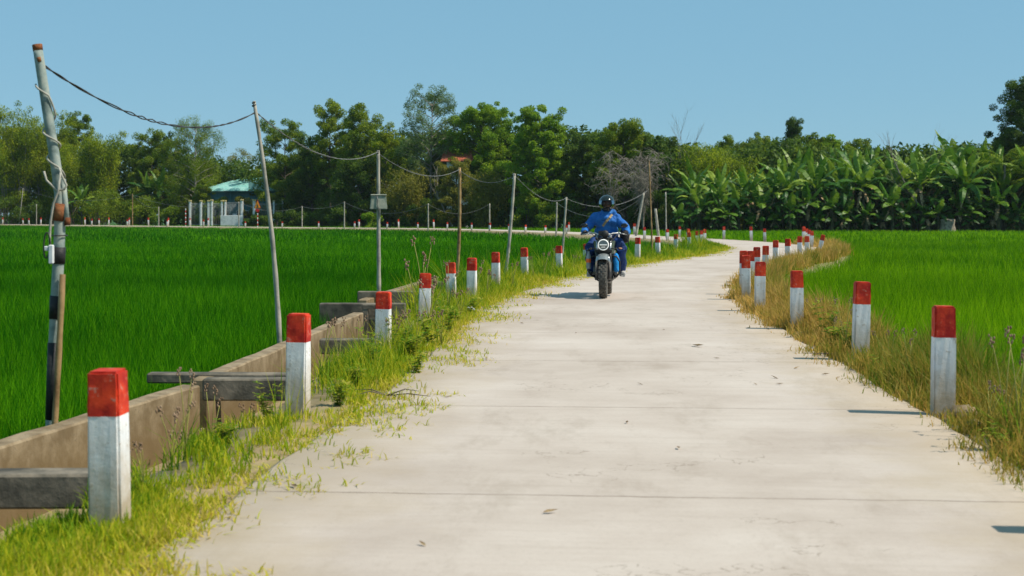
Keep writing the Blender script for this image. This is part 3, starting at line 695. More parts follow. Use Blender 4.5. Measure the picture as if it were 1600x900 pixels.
def bush(label, x, y, H, W, hue='mid', n=10, per=150, leaf=.24, group='bushes beyond the far road', aspect=.5, droop=0, cat='bush', name='bush', zb=-.52):
    root = empty(name, (x, y, zb), 0, label, cat, group); m = MB(); Cn, Rn = [], []
    for i in range(n):
        a = U(0, 6.28); r = W * math.sqrt(U(0, 1)); z = H * U(.18, .85) * (1 - .35 * (r / W) ** 2)
        c = Vector((math.cos(a) * r, math.sin(a) * r * .7, z)); Cn.append(c); Rn.append(min(W, H) * U(.24, .40))
        m.tube([(c.x * .25, c.y * .25, 0), (c.x * .6, c.y * .6, z * .6), c], [.05, .035, .012], 5, cap=False)
    m.build('stems', m_bark, root, fix=False)
    leafcloud('foliage', [tuple(c) for c in Cn], Rn, per, leaf, mt[hue], root, aspect, droop); return root
def bamboo_clump(label, x, y, H, W, hue='yel', n=26, per=60, leaf=.30, dead=False, group='bamboo clumps', arch=1.0):
    root = empty('bamboo_clump', (x, y, -.52), 0, label, 'bamboo', group); m = MB(); Cn, Rn = [], []
    for i in range(n):
        a = U(0, 6.28); b = Vector((U(-.25, .25) * W, U(-.25, .25) * W, 0)); h = H * U(.62, 1.0); o = W * U(.25, 1.0) * arch
        pts = []
        for k in range(9):
            t = k / 8; pts.append(b + Vector((math.cos(a) * o * t ** 2.2, math.sin(a) * o * t ** 2.2, h * (t - .16 * arch * t ** 3) * 1.08)))
        m.tube(pts, [.055 * (1 - .9 * k / 8) for k in range(9)], 5, cap=False)
        for k in (2, 4, 5, 6, 7, 8):
            if random.random() < .8: Cn.append(pts[k] + Vector((U(-.4, .4), U(-.4, .4), U(-.2, .3)))); Rn.append(U(.6, 1.25) * (1.25 if k < 8 else .6))
    m.build('culms', m_bamboo if dead else m_bark_p, root, fix=False)
    leafcloud('foliage', [tuple(c) for c in Cn], Rn, per, leaf, mt[hue], root, .32, .35, up=.4); return root
def TX(px, py, d): return xat(px, d), d, zat(py, d) + .52
def T_(label, px, top, halfw, d, **k):
    x, y, H = TX(px, top, d); return tree(label, x, y, H, halfw * d / F, **k)

# the left: bamboo and mixed trees
for label, px, top, hw_, d, kw in (
    ('huge yellow green bamboo clump at the far left edge, tallest there', 22, 144, 82, 206, dict(n=40, per=190, arch=.8)),
    ('bushy yellow bamboo clump just right of the grey pipe pole', 158, 190, 52, 200, dict(n=28, per=180, arch=.9)),
    ('low bamboo clump between the huge clump and the narrow dark tree', 95, 215, 42, 204, dict(n=20, per=160)),
    ('second huge bamboo clump crowding behind the grey pipe pole', 74, 160, 54, 208, dict(n=30, per=180, arch=.8)),
    ('outermost bamboo clump, cut by the left edge of the photo', -40, 170, 60, 210, dict(n=24, per=160)),
    ('golden green bamboo thicket left of the banana grove', 1105, 215, 56, 139, dict(n=40, per=80, hue='yel', arch=.9, leaf=.26)),
    ('small golden bamboo beside the larger golden thicket', 1150, 228, 34, 138, dict(n=22, per=70, hue='yel', leaf=.26)),
    ('olive bamboo clump behind the brown pole, lower than trees around', 638, 255, 48, 166, dict(n=26, per=75, hue='oli')),
    ('yellow olive bamboo in front of the round dark tree', 762, 258, 40, 158, dict(n=26, per=85, hue='oli', arch=.8)),
):
    x, y, H = TX(px, top, d); bamboo_clump(label, x, y, H, hw_ * d / F, **kw)
T_('narrow dark tree poking above bamboo behind the pipe pole', 122, 172, 22, 212, kind='tall', hue='mid', base=.35, limbs=18, clump=.9)
T_('deep green tree left of the airy drooping tree', 236, 200, 30, 204, kind='tall', hue='mid', base=.15, limbs=20, clump=.95)
T_('second slim green tree crowding the airy drooping tree', 268, 205, 24, 206, kind='tall', hue='dark', base=.2, limbs=16, clump=.9)
T_('airy drooping tree with visible pale trunk left of the house', 304, 178, 40, 196, kind='tall', hue='mid', base=.22, limbs=26, clump=.95, per=150, droop=1.0, leaf=.24, aspect=.3, bark=m_bark_p, lean=.02)
T_('pale yellowish feathery tree right behind the turquoise roof', 376, 232, 38, 209, kind='dome', hue='oli', base=.3, limbs=16, clump=.9, per=95, leaf=.2)
T_('broad green tree right of the house fence', 446, 186, 46, 190, kind='full', hue='mid', base=.12, limbs=26, clump=1.05, per=170)
T_('slim tree with a high dark tuft, left of two taller ones', 516, 153, 26, 182, kind='tall', hue='mid', base=.42, limbs=18, clump=.9, per=130)
T_('tall leafy tree between the high tuft and the boxed pole', 562, 160, 38, 178, kind='full', hue='mid', base=.2, limbs=28, clump=1.0, per=160, lean=.01)
T_('yellow tinged tree right behind the boxed pole', 602, 196, 26, 174, kind='dome', hue='yel', base=.2, limbs=16, clump=.9, per=130)
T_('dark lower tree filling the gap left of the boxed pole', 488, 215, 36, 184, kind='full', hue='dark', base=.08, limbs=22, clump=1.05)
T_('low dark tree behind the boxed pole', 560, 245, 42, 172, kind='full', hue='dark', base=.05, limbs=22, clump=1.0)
T_('tallest airy grey green tree left of the round dark tree', 674, 131, 42, 170, kind='tall', hue='pal', base=.40, limbs=30, clump=.85, per=100, leaf=.20, bark=m_bark_p)
T_('dense round dome tree with glossy dark leaves', 752, 160, 47, 168, kind='dome', hue='bri', base=.42, limbs=34, clump=.95, per=210, leaf=.26, trunk_r=.24)
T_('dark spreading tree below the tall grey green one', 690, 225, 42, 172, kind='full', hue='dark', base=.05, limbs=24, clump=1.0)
T_('low olive tree in front of the red tiled roof', 714, 251, 36, 161, kind='full', hue='oli', base=.05, limbs=18, clump=.8)
T_('feathery tree half hiding the left side of the turquoise roof', 316, 282, 9, 190, kind='tall', hue='mid', base=.15, limbs=14, clump=.6, per=110, leaf=.2)
T_('bright green tree with open layered boughs left of rider', 846, 163, 48, 156, kind='full', hue='bri', base=.10, limbs=34, clump=.82, per=150, leaf=.30, lean=-.01)
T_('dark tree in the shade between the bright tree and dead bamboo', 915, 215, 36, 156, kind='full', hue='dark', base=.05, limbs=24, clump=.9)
T_('vine covered thicket tree above the helmet', 975, 186, 46, 150, kind='dome', hue='mid', base=.35, limbs=26, clump=.9, per=170)
T_('second vine tangled tree behind the dead bamboo', 1030, 215, 36, 148, kind='dome', hue='dark', base=.2, limbs=22, clump=.9)
T_('dark conical tree standing alone above the banana grove', 1238, 182, 25, 168, kind='cone', hue='dark', base=.3, limbs=26, clump=.75, per=170, leaf=.22)
for px, top, hw_, lb in ((1140, 211, 24, 'leftmost small round tree top above the golden thicket'), (1172, 216, 22, 'small tree top between thicket and conical tree'), (1198, 213, 22, 'small round tree just left of the conical tree'), (1272, 207, 22, 'small tree just right of the conical tree'), (1300, 210, 24, 'brighter round tree above the middle of the grove'), (1338, 217, 34, 'wide low tree above the grove, rightmost of the small ones')):
    T_(lb, px, top, hw_, 165, kind='dome', hue='mid' if px != 1300 else 'bri', base=.35, limbs=14, clump=.8, group='small trees behind the banana grove')
T_('big dark tree cut off by the right edge above palms', 1602, 118, 42, 136, kind='full', hue='dark', base=.3, limbs=34, clump=.8, per=200, leaf=.22)
T_('dark tree lower beside the big tree at right edge', 1566, 205, 24, 138, kind='dome', hue='dark', base=.3, limbs=18, clump=.8)
T_('tree standing just past the right edge', 1660, 150, 40, 140, kind='full', hue='dark', base=.3, limbs=22, clump=.9)
# bushes in front of and under the trees
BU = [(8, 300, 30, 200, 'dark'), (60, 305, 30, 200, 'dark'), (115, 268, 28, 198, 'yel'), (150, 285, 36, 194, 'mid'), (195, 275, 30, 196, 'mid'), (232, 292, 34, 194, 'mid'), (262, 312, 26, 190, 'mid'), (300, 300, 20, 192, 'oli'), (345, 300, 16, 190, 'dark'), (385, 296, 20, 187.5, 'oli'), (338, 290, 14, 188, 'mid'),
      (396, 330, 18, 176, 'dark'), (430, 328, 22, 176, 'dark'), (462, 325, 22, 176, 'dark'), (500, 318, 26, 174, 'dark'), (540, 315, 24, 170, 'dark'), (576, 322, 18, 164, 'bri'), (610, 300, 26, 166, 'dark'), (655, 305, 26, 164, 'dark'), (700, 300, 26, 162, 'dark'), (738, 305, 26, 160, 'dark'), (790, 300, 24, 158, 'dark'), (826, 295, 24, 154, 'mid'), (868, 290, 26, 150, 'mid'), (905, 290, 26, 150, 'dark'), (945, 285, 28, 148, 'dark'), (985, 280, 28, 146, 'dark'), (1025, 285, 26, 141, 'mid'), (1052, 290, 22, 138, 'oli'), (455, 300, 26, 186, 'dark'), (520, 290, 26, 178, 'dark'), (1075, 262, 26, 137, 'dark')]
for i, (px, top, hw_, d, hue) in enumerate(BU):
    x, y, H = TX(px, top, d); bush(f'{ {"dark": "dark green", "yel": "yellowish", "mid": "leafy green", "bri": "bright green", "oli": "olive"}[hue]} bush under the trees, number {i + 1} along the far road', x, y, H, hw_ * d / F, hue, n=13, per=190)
# backing growth, its leaf colour kept dark to stand for under-canopy shade
def woodland(name, label, pxs, tops, d0, d1, N, hue):
    Cn, Rn = [], []
    for i in range(N):
        px = U(pxs[0], pxs[-1]); d = np.interp(px, TREEPX, TREED) + U(d0, d1); Ht = zat(float(np.interp(px, pxs, tops)), d) + .52
        Cn.append((xat(px, d), d, Ht * U(.03, .92) - .44)); Rn.append(U(1.0, 1.7))
    tag(leafcloud(name, Cn, Rn, 110, .5, mt[hue], None), label, 'woodland', kind='stuff')
woodland('woodland', 'dense woodland mass behind the trees on the left, shade put into dark leaves', [-200, 0, 200, 400, 600, 800, 1000, 1060], [196, 192, 226, 252, 206, 196, 200, 222], 12, 24, 1500, 'dark')
woodland('woodland', 'dense growth behind the banana grove, shade put into dark leaves', [1040, 1200, 1400, 1560, 1750], [228, 222, 234, 226, 220], 12, 24, 800, 'dark')

# bananas
m_bleaf = MF('banana_leaf', [(.009, .048, .006), (.036, .12, .009), (.12, .235, .016), (.27, .36, .035), (.48, .38, .15)], .34, .45, .3)
m_bstem = M('banana_stem', [(.025, .03, .014), (.06, .06, .03), (.12, .10, .05)], 6, .8, .4, 12)
m_bdead = M('dead_banana_leaf', [(.16, .10, .05), (.30, .21, .11), (.42, .32, .19)], 8, .9, .6, 30)
def banana_leaf(V, Q, Tn, base, az, L, W, elev, curl, tint):
    n = 12; p = np.array(base, float); th = elev; h = np.array([math.cos(az), math.sin(az), 0]); s = np.array([-math.sin(az), math.cos(az), 0]); fold = U(.25, .7); mids = []
    for i in range(n + 1):
        mids.append((p.copy(), th)); st = L / n; p = p + (h * math.cos(th) + np.array([0, 0, 1]) * math.sin(th)) * st; th -= curl / n * (.5 + 1.2 * i / n)
    for i in range(n):
        t0, t1 = i / n, (i + 1) / n; w0, w1 = W * .5 * min(1, t0 * 5 + .05) * (1 - t0 ** 5) ** .8, W * .5 * min(1, t1 * 5 + .05) * max(.02, 1 - t1 ** 5) ** .8
        for sg in (-1, 1):
            dr = fold + U(-.15, .35) * t1; shr = U(.75, 1.0) if random.random() < .35 else 1.0
            a, ta = mids[i]; b, tb = mids[i + 1]; up = np.array([0, 0, 1]) * math.cos(ta) - h * math.sin(ta); o = s * sg * math.cos(dr) - up * math.sin(dr) * (-.5 if t0 < .3 else 1)
            k = len(V); g_ = .96 if shr == 1 else .8
            V += [a, a * (1 - g_) + b * g_, a * (1 - g_) + b * g_ + o * w1 * shr, a + o * w0 * shr]; Q.append((k, k + 1, k + 2, k + 3)); Tn += [tint + U(-.05, .05)] * 4
def make_banana(seed, H, nl, name='banana_plant'):
    random.seed(seed); root = empty(name, label='banana plant with broad torn leaves', cat='banana plant', group='banana plants of the grove')
    hs = H * .58; ln = U(-.15, .15); m = MB(); m.tube([(ln * t * t * hs, 0, hs * t) for t in (0, .25, .5, .75, 1)], [.16, .14, .125, .11, .08], 9); m.build('pseudostem', m_bstem, root)
    V, Q, Tn = [], [], []; a = U(0, 6)
    for i in range(nl):
        t = i / (nl - 1); a += 2.4 + U(-.3, .3)
        banana_leaf(V, Q, Tn, (ln * hs, 0, hs - .12 + .1 * t), a, H * U(.40, .54), U(.62, .90), 1.45 - 1.15 * (1 - t) + U(-.2, .2), .3 + 1.6 * (1 - t) + U(0, .5), min(.82, max(.05, U(.15, .7) + (.18 if random.random() < .15 else 0))))
    for i in range(5): banana_leaf(V, Q, Tn, (ln * hs * .8, 0, hs * U(.55, .9)), U(0, 6.28), H * U(.28, .4), U(.5, .75), U(-.2, .6), U(.9, 1.6), U(.05, .4))
    npmesh('leaves', np.array(V), Q, None, m_bleaf, root, Tn)
    V, Q, Tn = [], [], []
    for i in range(3): banana_leaf(V, Q, Tn, (ln * hs * .8, 0, hs - .25), U(0, 6.28), H * .3, .32, -.6, 1.0, .5)
    npmesh('dead_leaves', np.array(V), Q, None, m_bdead, root)
    return root
BP = [make_banana(40 + i, h_, nl) for i, (h_, nl) in enumerate(((7.0, 11), (6.6, 10), (7.4, 12), (6.2, 10), (3.6, 8), (2.6, 7)))]
random.seed(5); first = [True] * 6
def banana(k, x, y, rz, sc, label):
    if first[k]:
        first[k] = False; o = BP[k]; o.location = (x, y, -.52); o.rotation_euler = (0, 0, rz); o.scale = (sc,) * 3; o['label'] = label
    else: dup(BP[k], (x, y, -.52), rz, sc, label)
for row, (d, n) in enumerate(((130.2, 15), (132.8, 16), (135.4, 15), (138.2, 15))):
    for i in range(n):
        px = 1062 + (i + .5 + U(-.35, .35)) * (600 / n); dd = d + U(-.8, .8)
        topy = np.interp(px, [1050, 1130, 1250, 1400, 1520, 1600, 1680], [266, 243, 232, 222, 214, 210, 212]) + (10 if row == 0 else 0) + U(-9, 12)
        Hn = zat(topy, dd) + .52; k = random.randrange(4) if row else random.choice((0, 1, 3, 3))
        banana(k, xat(px, dd), dd, U(0, 6.28), Hn / (7.0, 6.6, 7.4, 6.2)[k] * U(.78, 1.04), ('banana plant in the front row of the grove', 'banana plant in the second row of the grove', 'banana plant deep in the grove', 'banana plant at the back of the grove')[row])
for i in range(34):
    px = 1056 + i * 17 + U(-9, 9); dd = U(128.4, 129.6); banana(4 + i % 2, xat(px, dd), dd, U(0, 6.28), U(.75, 1.35), 'young low banana plant at the front foot of the grove')
for px, d, k, sc in ((128, 196, 1, .95), (250, 198, 0, 1.25), (232, 199, 2, 1.1), (268, 197, 3, 1.1)):
    banana(k, xat(px, d), d, U(0, 6), sc, 'banana plant among the bushes left of the house')
# palms at the right edge: long feather fronds
def make_palm(x, y, H, label):
    root = empty('palm_tree', (x, y, -.52), 0, label, 'palm tree', 'palms at the right edge'); m = MB(); m.tube([(0, 0, 0), (.1, 0, H * .35), (.12, 0, H * .68)], [.16, .12, .1], 8); m.build('trunk', m_bark_p, root)
    V, Q, Tn = [], [], []
    for i in range(14):
        a = i * 2.4; th = 1.35 - .07 * i; p = np.array([.12, 0, H * .66]); h = np.array([math.cos(a), math.sin(a), 0]); s = np.array([-math.sin(a), math.cos(a), 0]); L = H * .42; pts = []
        for j in range(25): pts.append((p.copy(), th)); p = p + (h * math.cos(th) + np.array([0, 0, 1.]) * math.sin(th)) * L / 24; th -= .072
        for j in range(4, 25):
            c, t_ = pts[j]; ll = .75 * math.sin(math.pi * (j - 2) / 24) ** .6
            for sg in (-1, 1):
                e = c + s * sg * ll * .8 + h * ll * .35 - np.array([0, 0, 1]) * ll * U(.2, .5); k = len(V); wv = h * .05
                V += [c - wv, c + wv, e + wv * .4, e - wv * .4]; Q.append((k, k + 1, k + 2, k + 3)); Tn += [U(.2, .8)] * 4
    npmesh('fronds', np.array(V), Q, None, mt['mid'], root, Tn)
make_palm(*TX(1568, 226, 131)[:2], TX(1568, 226, 131)[2] * 1.15, 'palm with long arching fronds under the big dark tree')
make_palm(*TX(1612, 250, 130)[:2], TX(1612, 250, 130)[2] * 1.1, 'lower palm at the right edge of the photo')

# bare things: dead bamboo, a leaning bare tree, twigs
def bare_tree(label, x, y, H, lean, r, mat, seed, spread=.6, depth=3, name='bare_tree', cat='dead tree'):
    random.seed(seed); m = MB()
    root = empty(name, (x, y, -.52), 0, label, cat)
    mm = MB()
    def br(p, d, L, r, k, mb):
        pts = [p]; q = p.copy(); dd = d.copy()
        for i in range(5):
            dd = (dd + Vector((U(-.14, .14), U(-.14, .14), U(-.05, .10)))).normalized(); q = q + dd * L / 5; pts.append(q.copy())
        mb.tube(pts, [r * (1 - .13 * i) for i in range(6)], 6 if k == depth else 4, cap=False)
        if k > 0:
            for i in (2, 3, 4, 5):
                for _ in range(1 if i < 5 else 2):
                    nd_ = (dd + Vector((U(-1, 1), U(-1, 1), U(-.2, .6))) * spread).normalized(); br(pts[i], nd_, L * U(.38, .6), r * .42, k - 1, mm)
    br(Vector((0, 0, 0)), Vector((lean, 0, 1)).normalized(), H * .62, r, depth, m)
    m.build('trunk', mat, root, fix=False)
    if mm.V: mm.build('branches', mat, root, fix=False)
    return root
bare_tree('bare pale trunk leaning left in front of the banana grove', xat(1456, 129), 129, 9.2, -.32, .10, m_bark_p, 3, .45)
def dead_bamboo(label, px, d, H, W, n, seed):
    H *= 1.4
    random.seed(seed); root = empty('dead_bamboo', (xat(px, d), d, -.52), 0, label, 'dead bamboo'); m = MB(); tw = MB()
    for i in range(n):
        a = U(0, 6.28); o = W * U(.3, 1.25); h = H * U(.55, 1); pts = []
        for k in range(10):
            t = k / 9; pts.append(Vector((math.cos(a) * o * t ** 1.8 + U(-.05, .05), math.sin(a) * o * t ** 1.8 * .6, h * (1.35 * t - .62 * t ** 3))))
        m.tube(pts, [.03 * (1 - .7 * k / 9) for k in range(10)], 4, cap=False)
        for k in range(3, 10):
            for _ in range(5):
                e = pts[k] + Vector((U(-1, 1), U(-1, 1), U(-1.1, .5))) * U(.5, 1.1); mid = pts[k].lerp(e, .5) + Vector((U(-.15, .15), 0, U(-.1, .1))); tw.tube([pts[k], mid, e], [.016, .012, .007], 3, cap=False)
    m.build('culms', m_deadwood, root, fix=False); tw.build('twigs', m_deadwood, root, fix=False)
m_deadwood = M('dead_wood', [(.15, .125, .10), (.24, .21, .17), (.33, .29, .24)], 4, .9, .2)
dead_bamboo('grey tangle of dead drooping bamboo right above the rider', 1005, 134, zat(235, 134), 3.3, 34, 21)
dead_bamboo('thinner dead branches arching left of the grey tangle', 955, 136, zat(232, 136), 3.6, 10, 22)
bare_tree('spiky bare branches reaching up out of the vine thicket', xat(1035, 146), 146, 11.5, .1, .09, m_deadwood, 9, .55)
bare_tree('grey bare trunk slanting left behind the brown pole', xat(708, 160), 160, 7.0, -.35, .13, m_deadwood, 12, .4, 2)
bare_tree('thin bare twigs sticking up from banana grove at right', xat(1432, 134), 134, 10.5, .03, .05, m_deadwood, 15, .35, 2)
random.seed(77)
# cut stump
m = MB(); m.lathe([(0, -.2), (.78, -.2), (.74, .2), (.62, .7), (.60, 1.0), (.64, 1.18), (.5, 1.26), (0, 1.22)], 'Z', (xat(1481, 128.2), 128.2, -.3), 20)
o = m.build('tree_stump', M('straw_stump', [(.13, .105, .075), (.24, .20, .15), (.33, .28, .22)], 5, .95, .9, 16))
for v in o.data.vertices: v.co.x += U(-.06, .06); v.co.y += U(-.05, .05)
tag(o, 'round greyish brown stump at the foot of the banana grove', 'stump')

# ------------------------------------------------------------------ house, fence, signs beyond the far road
m_turq = M('turquoise_sheet', [(.17, .42, .38), (.25, .50, .45), (.34, .55, .50)], 1.5, .45, .2, 30)
m_turqw = M('turquoise_wall', [(.04, .15, .16), (.07, .20, .21)], 2, .8, .2)  # turquoise with the shade under the roof darkened into its colour
m_plaster = M('white_plaster', [(.52, .54, .53), (.68, .69, .67), (.74, .75, .73)], 2.5, .85, .2)
m_dark = M('dark_opening', [(.02, .025, .03), (.04, .045, .05)], 3, .3, .0)
m_cap = M('pillar_cap', [(.42, .33, .14), (.56, .46, .22)], 4, .8, .2)
m_iron = M('grey_iron', [(.22, .25, .25), (.34, .37, .37)], 6, .5, .1, metal=.3)
m_tile = M('red_roof_tile', [(.22, .05, .025), (.36, .09, .045), (.42, .14, .07)], 4, .85, .7, 10)
hd = 194.0; hx0, hx1 = xat(309, hd), xat(436, hd); zr, ze = zat(277, hd), zat(297, hd)
house = empty('house', ((hx0 + hx1) / 2, hd, -.52), 0, 'single storey house with a turquoise sheet metal roof behind white pillars', 'house')
W2 = (hx1 - hx0) / 2; ez = ze + .52; rz_ = zr + .52
m = MB(); m.box((0, 3.5, ez / 2), (W2 * 2 - 1.0, 7, ez)); m.build('wall', m_turqw, house)
m = MB(); V = [(-W2, -.9, ez - .15), (W2, -.9, ez - .05), (W2 * .55, 3.5, rz_ + .25), (-W2 * .25, 3.5, rz_ - .35), (-W2, 7.9, ez - .15), (W2, 7.9, ez - .15)]
m.add(V, [(0, 1, 2, 3), (3, 2, 5, 4), (0, 3, 4), (1, 5, 2)])
m.add([(v[0], v[1], v[2] - .12) for v in V], [(3, 2, 1, 0), (4, 5, 2, 3), (4, 3, 0), (2, 5, 1)])
for i in range(26):
    t = (i + .5) / 26; xa = -W2 + t * 2 * W2; xb = -W2 * .25 + t * (W2 * .8); m.tube([(xa, -.9, ez - .10 + t * .1), (xb, 3.5, rz_ - .30 + .6 * t)], .03, 4)
roof = m.build('roof', m_turq, house)
m = MB(); m.box((W2 * .62, -.55, ez + .55), (W2 * .7, .08, .9)); m.build('gable_panel', m_turq, house)
for xq in (-W2 * .55, W2 * .1, W2 * .66):
    m = MB(); m.box((xq, -.03, 1.5), (1.5, .1, 1.7)); wv = m.build('window', m_dark, house); m = MB()
    for q in (-.78, 0, .78): m.box((xq + q, -.09, 1.5), (.08, .06, 1.86))
    for q in (-.9, .9): m.box((xq, -.085, 1.5 + q), (1.64, .05, .08))
    m.build('frame', m_plaster, wv)
m = MB(); m.box((-W2 * .2, -.03, 1.15), (1.2, .1, 2.3)); m.build('door', m_turqw, house)
m = MB(); m.box((-W2 * .18, -.55, ez * .5), (.12, .12, ez - .1)); m.box((W2 * .9, -.8, ez * .5), (.12, .12, ez - .1)); m.build('porch_column', m_turqw, house)
m = MB(); m.box((-W2 * .45, -.5, ez - .75), (1.3, .06, 1.1)); m.build('awning_panel', m_turqw, house)
fd = 186.0
fence = empty('fence', (xat(370, fd), fd, -.52), 0, 'low fence of white pillars with ochre caps before the house', 'fence')
fx = fence.location.x
def zf(py): return zat(py, fd) + .52
FP2 = [(297, 313, 5), (314, 313, 5), (326, 313, 5), (331, 312, 5), (347, 313, 5), (352, 313, 4), (378, 311.5, 6), (397, 312, 6), (428, 313, 4), (442, 312, 4)]
for px, ty, w_ in FP2:
    x = xat(px, fd) - fx; ww = w_ * fd / F; m = MB(); m.box((x, 0, zf(ty + 2) / 2), (ww * .62, .32, zf(ty + 2))); pl = m.build('pillar', m_plaster, fence, bevel=.02)
    m = MB(); m.box((x, 0, zf(ty + 1)), (ww * .85, .42, .2)); m.build('pillar_cap', m_cap, pl, bevel=.03)
for a, b in ((297, 314), (314, 326), (331, 347), (397, 428), (428, 442)):
    m = MB(); xa, xb = xat(a, fd) - fx, xat(b, fd) - fx; nb_ = max(3, int((xb - xa) / .16))
    for i in range(1, nb_): m.tube([(xa + (xb - xa) * i / nb_, 0, .5), (xa + (xb - xa) * i / nb_, 0, zf(317))], .022, 4)
    for z in (.55, zf(319)): m.box(((xa + xb) / 2, 0, z), (xb - xa, .05, .06))
    m.build('railing', m_iron, fence)
m = MB(); xa, xb = xat(346, fd) - fx, xat(381, fd) - fx; m.box(((xa + xb) / 2, -.55, zf(336.5) / 2), (xb - xa, .18, zf(336.5))); m.build('low_wall', m_plaster, fence, bevel=.02)
m = MB(); x = xat(366, fd) - fx; m.box((x, .4, 1.0), (.55, .5, 2.0)); m.build('gate_post', m_plaster, fence, bevel=.02)
gate = empty('gate', (xat(365, fd), fd + .15, -.52), 0, 'grey barred gate between the white pillars', 'gate'); m = MB()
for i in range(15): m.tube([((i - 7) * .13, 0, .2), ((i - 7) * .13, 0, zf(316))], .018, 4)
m.build('bars', m_iron, gate); m = MB()
for z in (.2, 1.2, zf(317)): m.box((0, 0, z), (1.95, .05, .07))
m.build('rails', m_iron, gate)
# warning sign and a striped marker pole
m_yel = M('orange_sign_paint', [(.75, .26, .01), (.85, .34, .015)], 5, .5, .0); m_sred = M('sign_red', [(.50, .02, .015), (.6, .03, .02)], 5, .5, .0); m_blk = MP('sign_black', (.02, .02, .02), .5)
def striped(px, ty, d, label, nst, name, cat):
    Ht = zat(ty, d) + .52; root = empty(name, (xat(px, d), d, -.52), 0, label, cat)
    a = MB(); b = MB()
    for i in range(nst): (a if i % 2 else b).tube([(0, 0, Ht * i / nst), (0, 0, Ht * (i + 1) / nst)], .055, 10)
    a.build('white_band', m_plaster, root); b.build('red_band', m_sred, root); return root, Ht
sg, Hs = striped(402.5, 330, 172, 'orange triangular warning sign on a red and white striped pole', 9, 'warning_sign', 'road sign')
m = MB(); m.tube([(0, 0, Hs), (0, 0, Hs + 1.2)], .05, 8); m.build('upper_pole', m_iron, sg)
def tri(z0, w, h, y0, th, mat, name, par):
    m = MB(); m.add([(-w / 2, y0, z0), (w / 2, y0, z0), (0, y0, z0 + h), (-w / 2, y0 + th, z0), (w / 2, y0 + th, z0), (0, y0 + th, z0 + h)], [(0, 1, 2), (5, 4, 3), (0, 3, 4, 1), (1, 4, 5, 2), (2, 5, 3, 0)]); return m.build(name, mat, par)
pb = tri(Hs + .36, .84, 1.0, -.085, .03, m_sred, 'border_plate', sg); tri(Hs + .42, .70, .84, -.105, .018, m_yel, 'sign_face', pb)
m = MB(); m.box((0, -.115, Hs + .60), (.09, .016, .26)); m.box((.0, -.115, Hs + .72), (.24, .014, .05), Matrix.Rotation(.5, 3, 'Y')); m.box((.05, -.114, Hs + .50), (.2, .012, .05), Matrix.Rotation(-.6, 3, 'Y')); m.ell((0, -.115, Hs + .86), (.05, .01, .05), 8, 6); m.build('walking_figure', m_blk, pb)
m = MB(); m.box((0, -.085, Hs + .12), (.42, .025, .34)); m.build('lower_plate', m_sred, sg)
striped(290, 326, 182, 'slim red and white striped marker pole left of the house', 10, 'marker_pole', 'marker pole')
# a red tiled roof seen between the crowns
d = 166.; rh = empty('house', (xat(714, d), d, -.52), 0, 'house with a red tiled roof glimpsed between the tall trees', 'house')
er, rr_ = zat(252, d) + .52, zat(232, d) + .52; m = MB(); m.box((0, 2.5, er / 2), (2.4, 4.6, er)); m.build('wall', m_plaster, rh)
m = MB(); V = [(-1.9, -.4, er), (1.9, -.4, er), (1.6, 2.5, rr_), (-1.6, 2.5, rr_), (-1.9, 5.4, er), (1.9, 5.4, er)]; m.add(V, [(0, 1, 2, 3), (3, 2, 5, 4), (0, 3, 4), (1, 5, 2), (0, 4, 5, 1)]); m.build('roof', m_tile, rh)
m = MB(); m.box((0, .17, er - 1.1), (1.1, .08, 1.0)); m.build('window', m_dark, rh)

# ------------------------------------------------------------------ weeds
m_weed = MF('weed_leaf', [(.05, .17, .01), (.14, .27, .015), (.28, .36, .02), (.42, .38, .06)], .45)
m_seed = M('seed_head', [(.14, .085, .05), (.25, .16, .10), (.34, .24, .16)], 20, .9, .3)
m_straw = M('straw_stem', [(.18, .20, .04), (.32, .29, .08)], 10, .8, .1)
def make_seedgrass(seed, H, n):
    random.seed(seed); root = empty('seeded_stalk', label='tall seed headed grass', cat='grass stalk'); st = MB()
    for i in range(n):
        hd_ = MB()
        a = U(0, 6.28); l = U(.05, .35) * H; h = H * U(.7, 1.05); pts = [Vector((math.cos(a) * l * t * t, math.sin(a) * l * t * t, h * t)) for t in (0, .25, .5, .75, 1)]
        st.tube(pts, [.0045, .004, .0035, .003, .0025], 5)
        e = pts[-1]; dr = (pts[-1] - pts[-2]).normalized(); k = 9
        for j in range(k):
            u_ = Vector((U(-1, 1), U(-1, 1), U(-.4, .8))).normalized() * .017; c = e + dr * .055 * (j / k) + u_; hd_.ell(c, (.006, .006, .010), 5, 4)
        hd_.build('seed_head', m_seed, root, fix=False)
    st.build('stems', m_straw, root, fix=False)
    P = np.array([[U(-.04, .04), U(-.04, .04)] for _ in range(22)]); blades('leaf_blades', P, 0., np.array([H * U(.35, .75) for _ in range(22)]), .009, m_weed, .8, None, root)
    return root
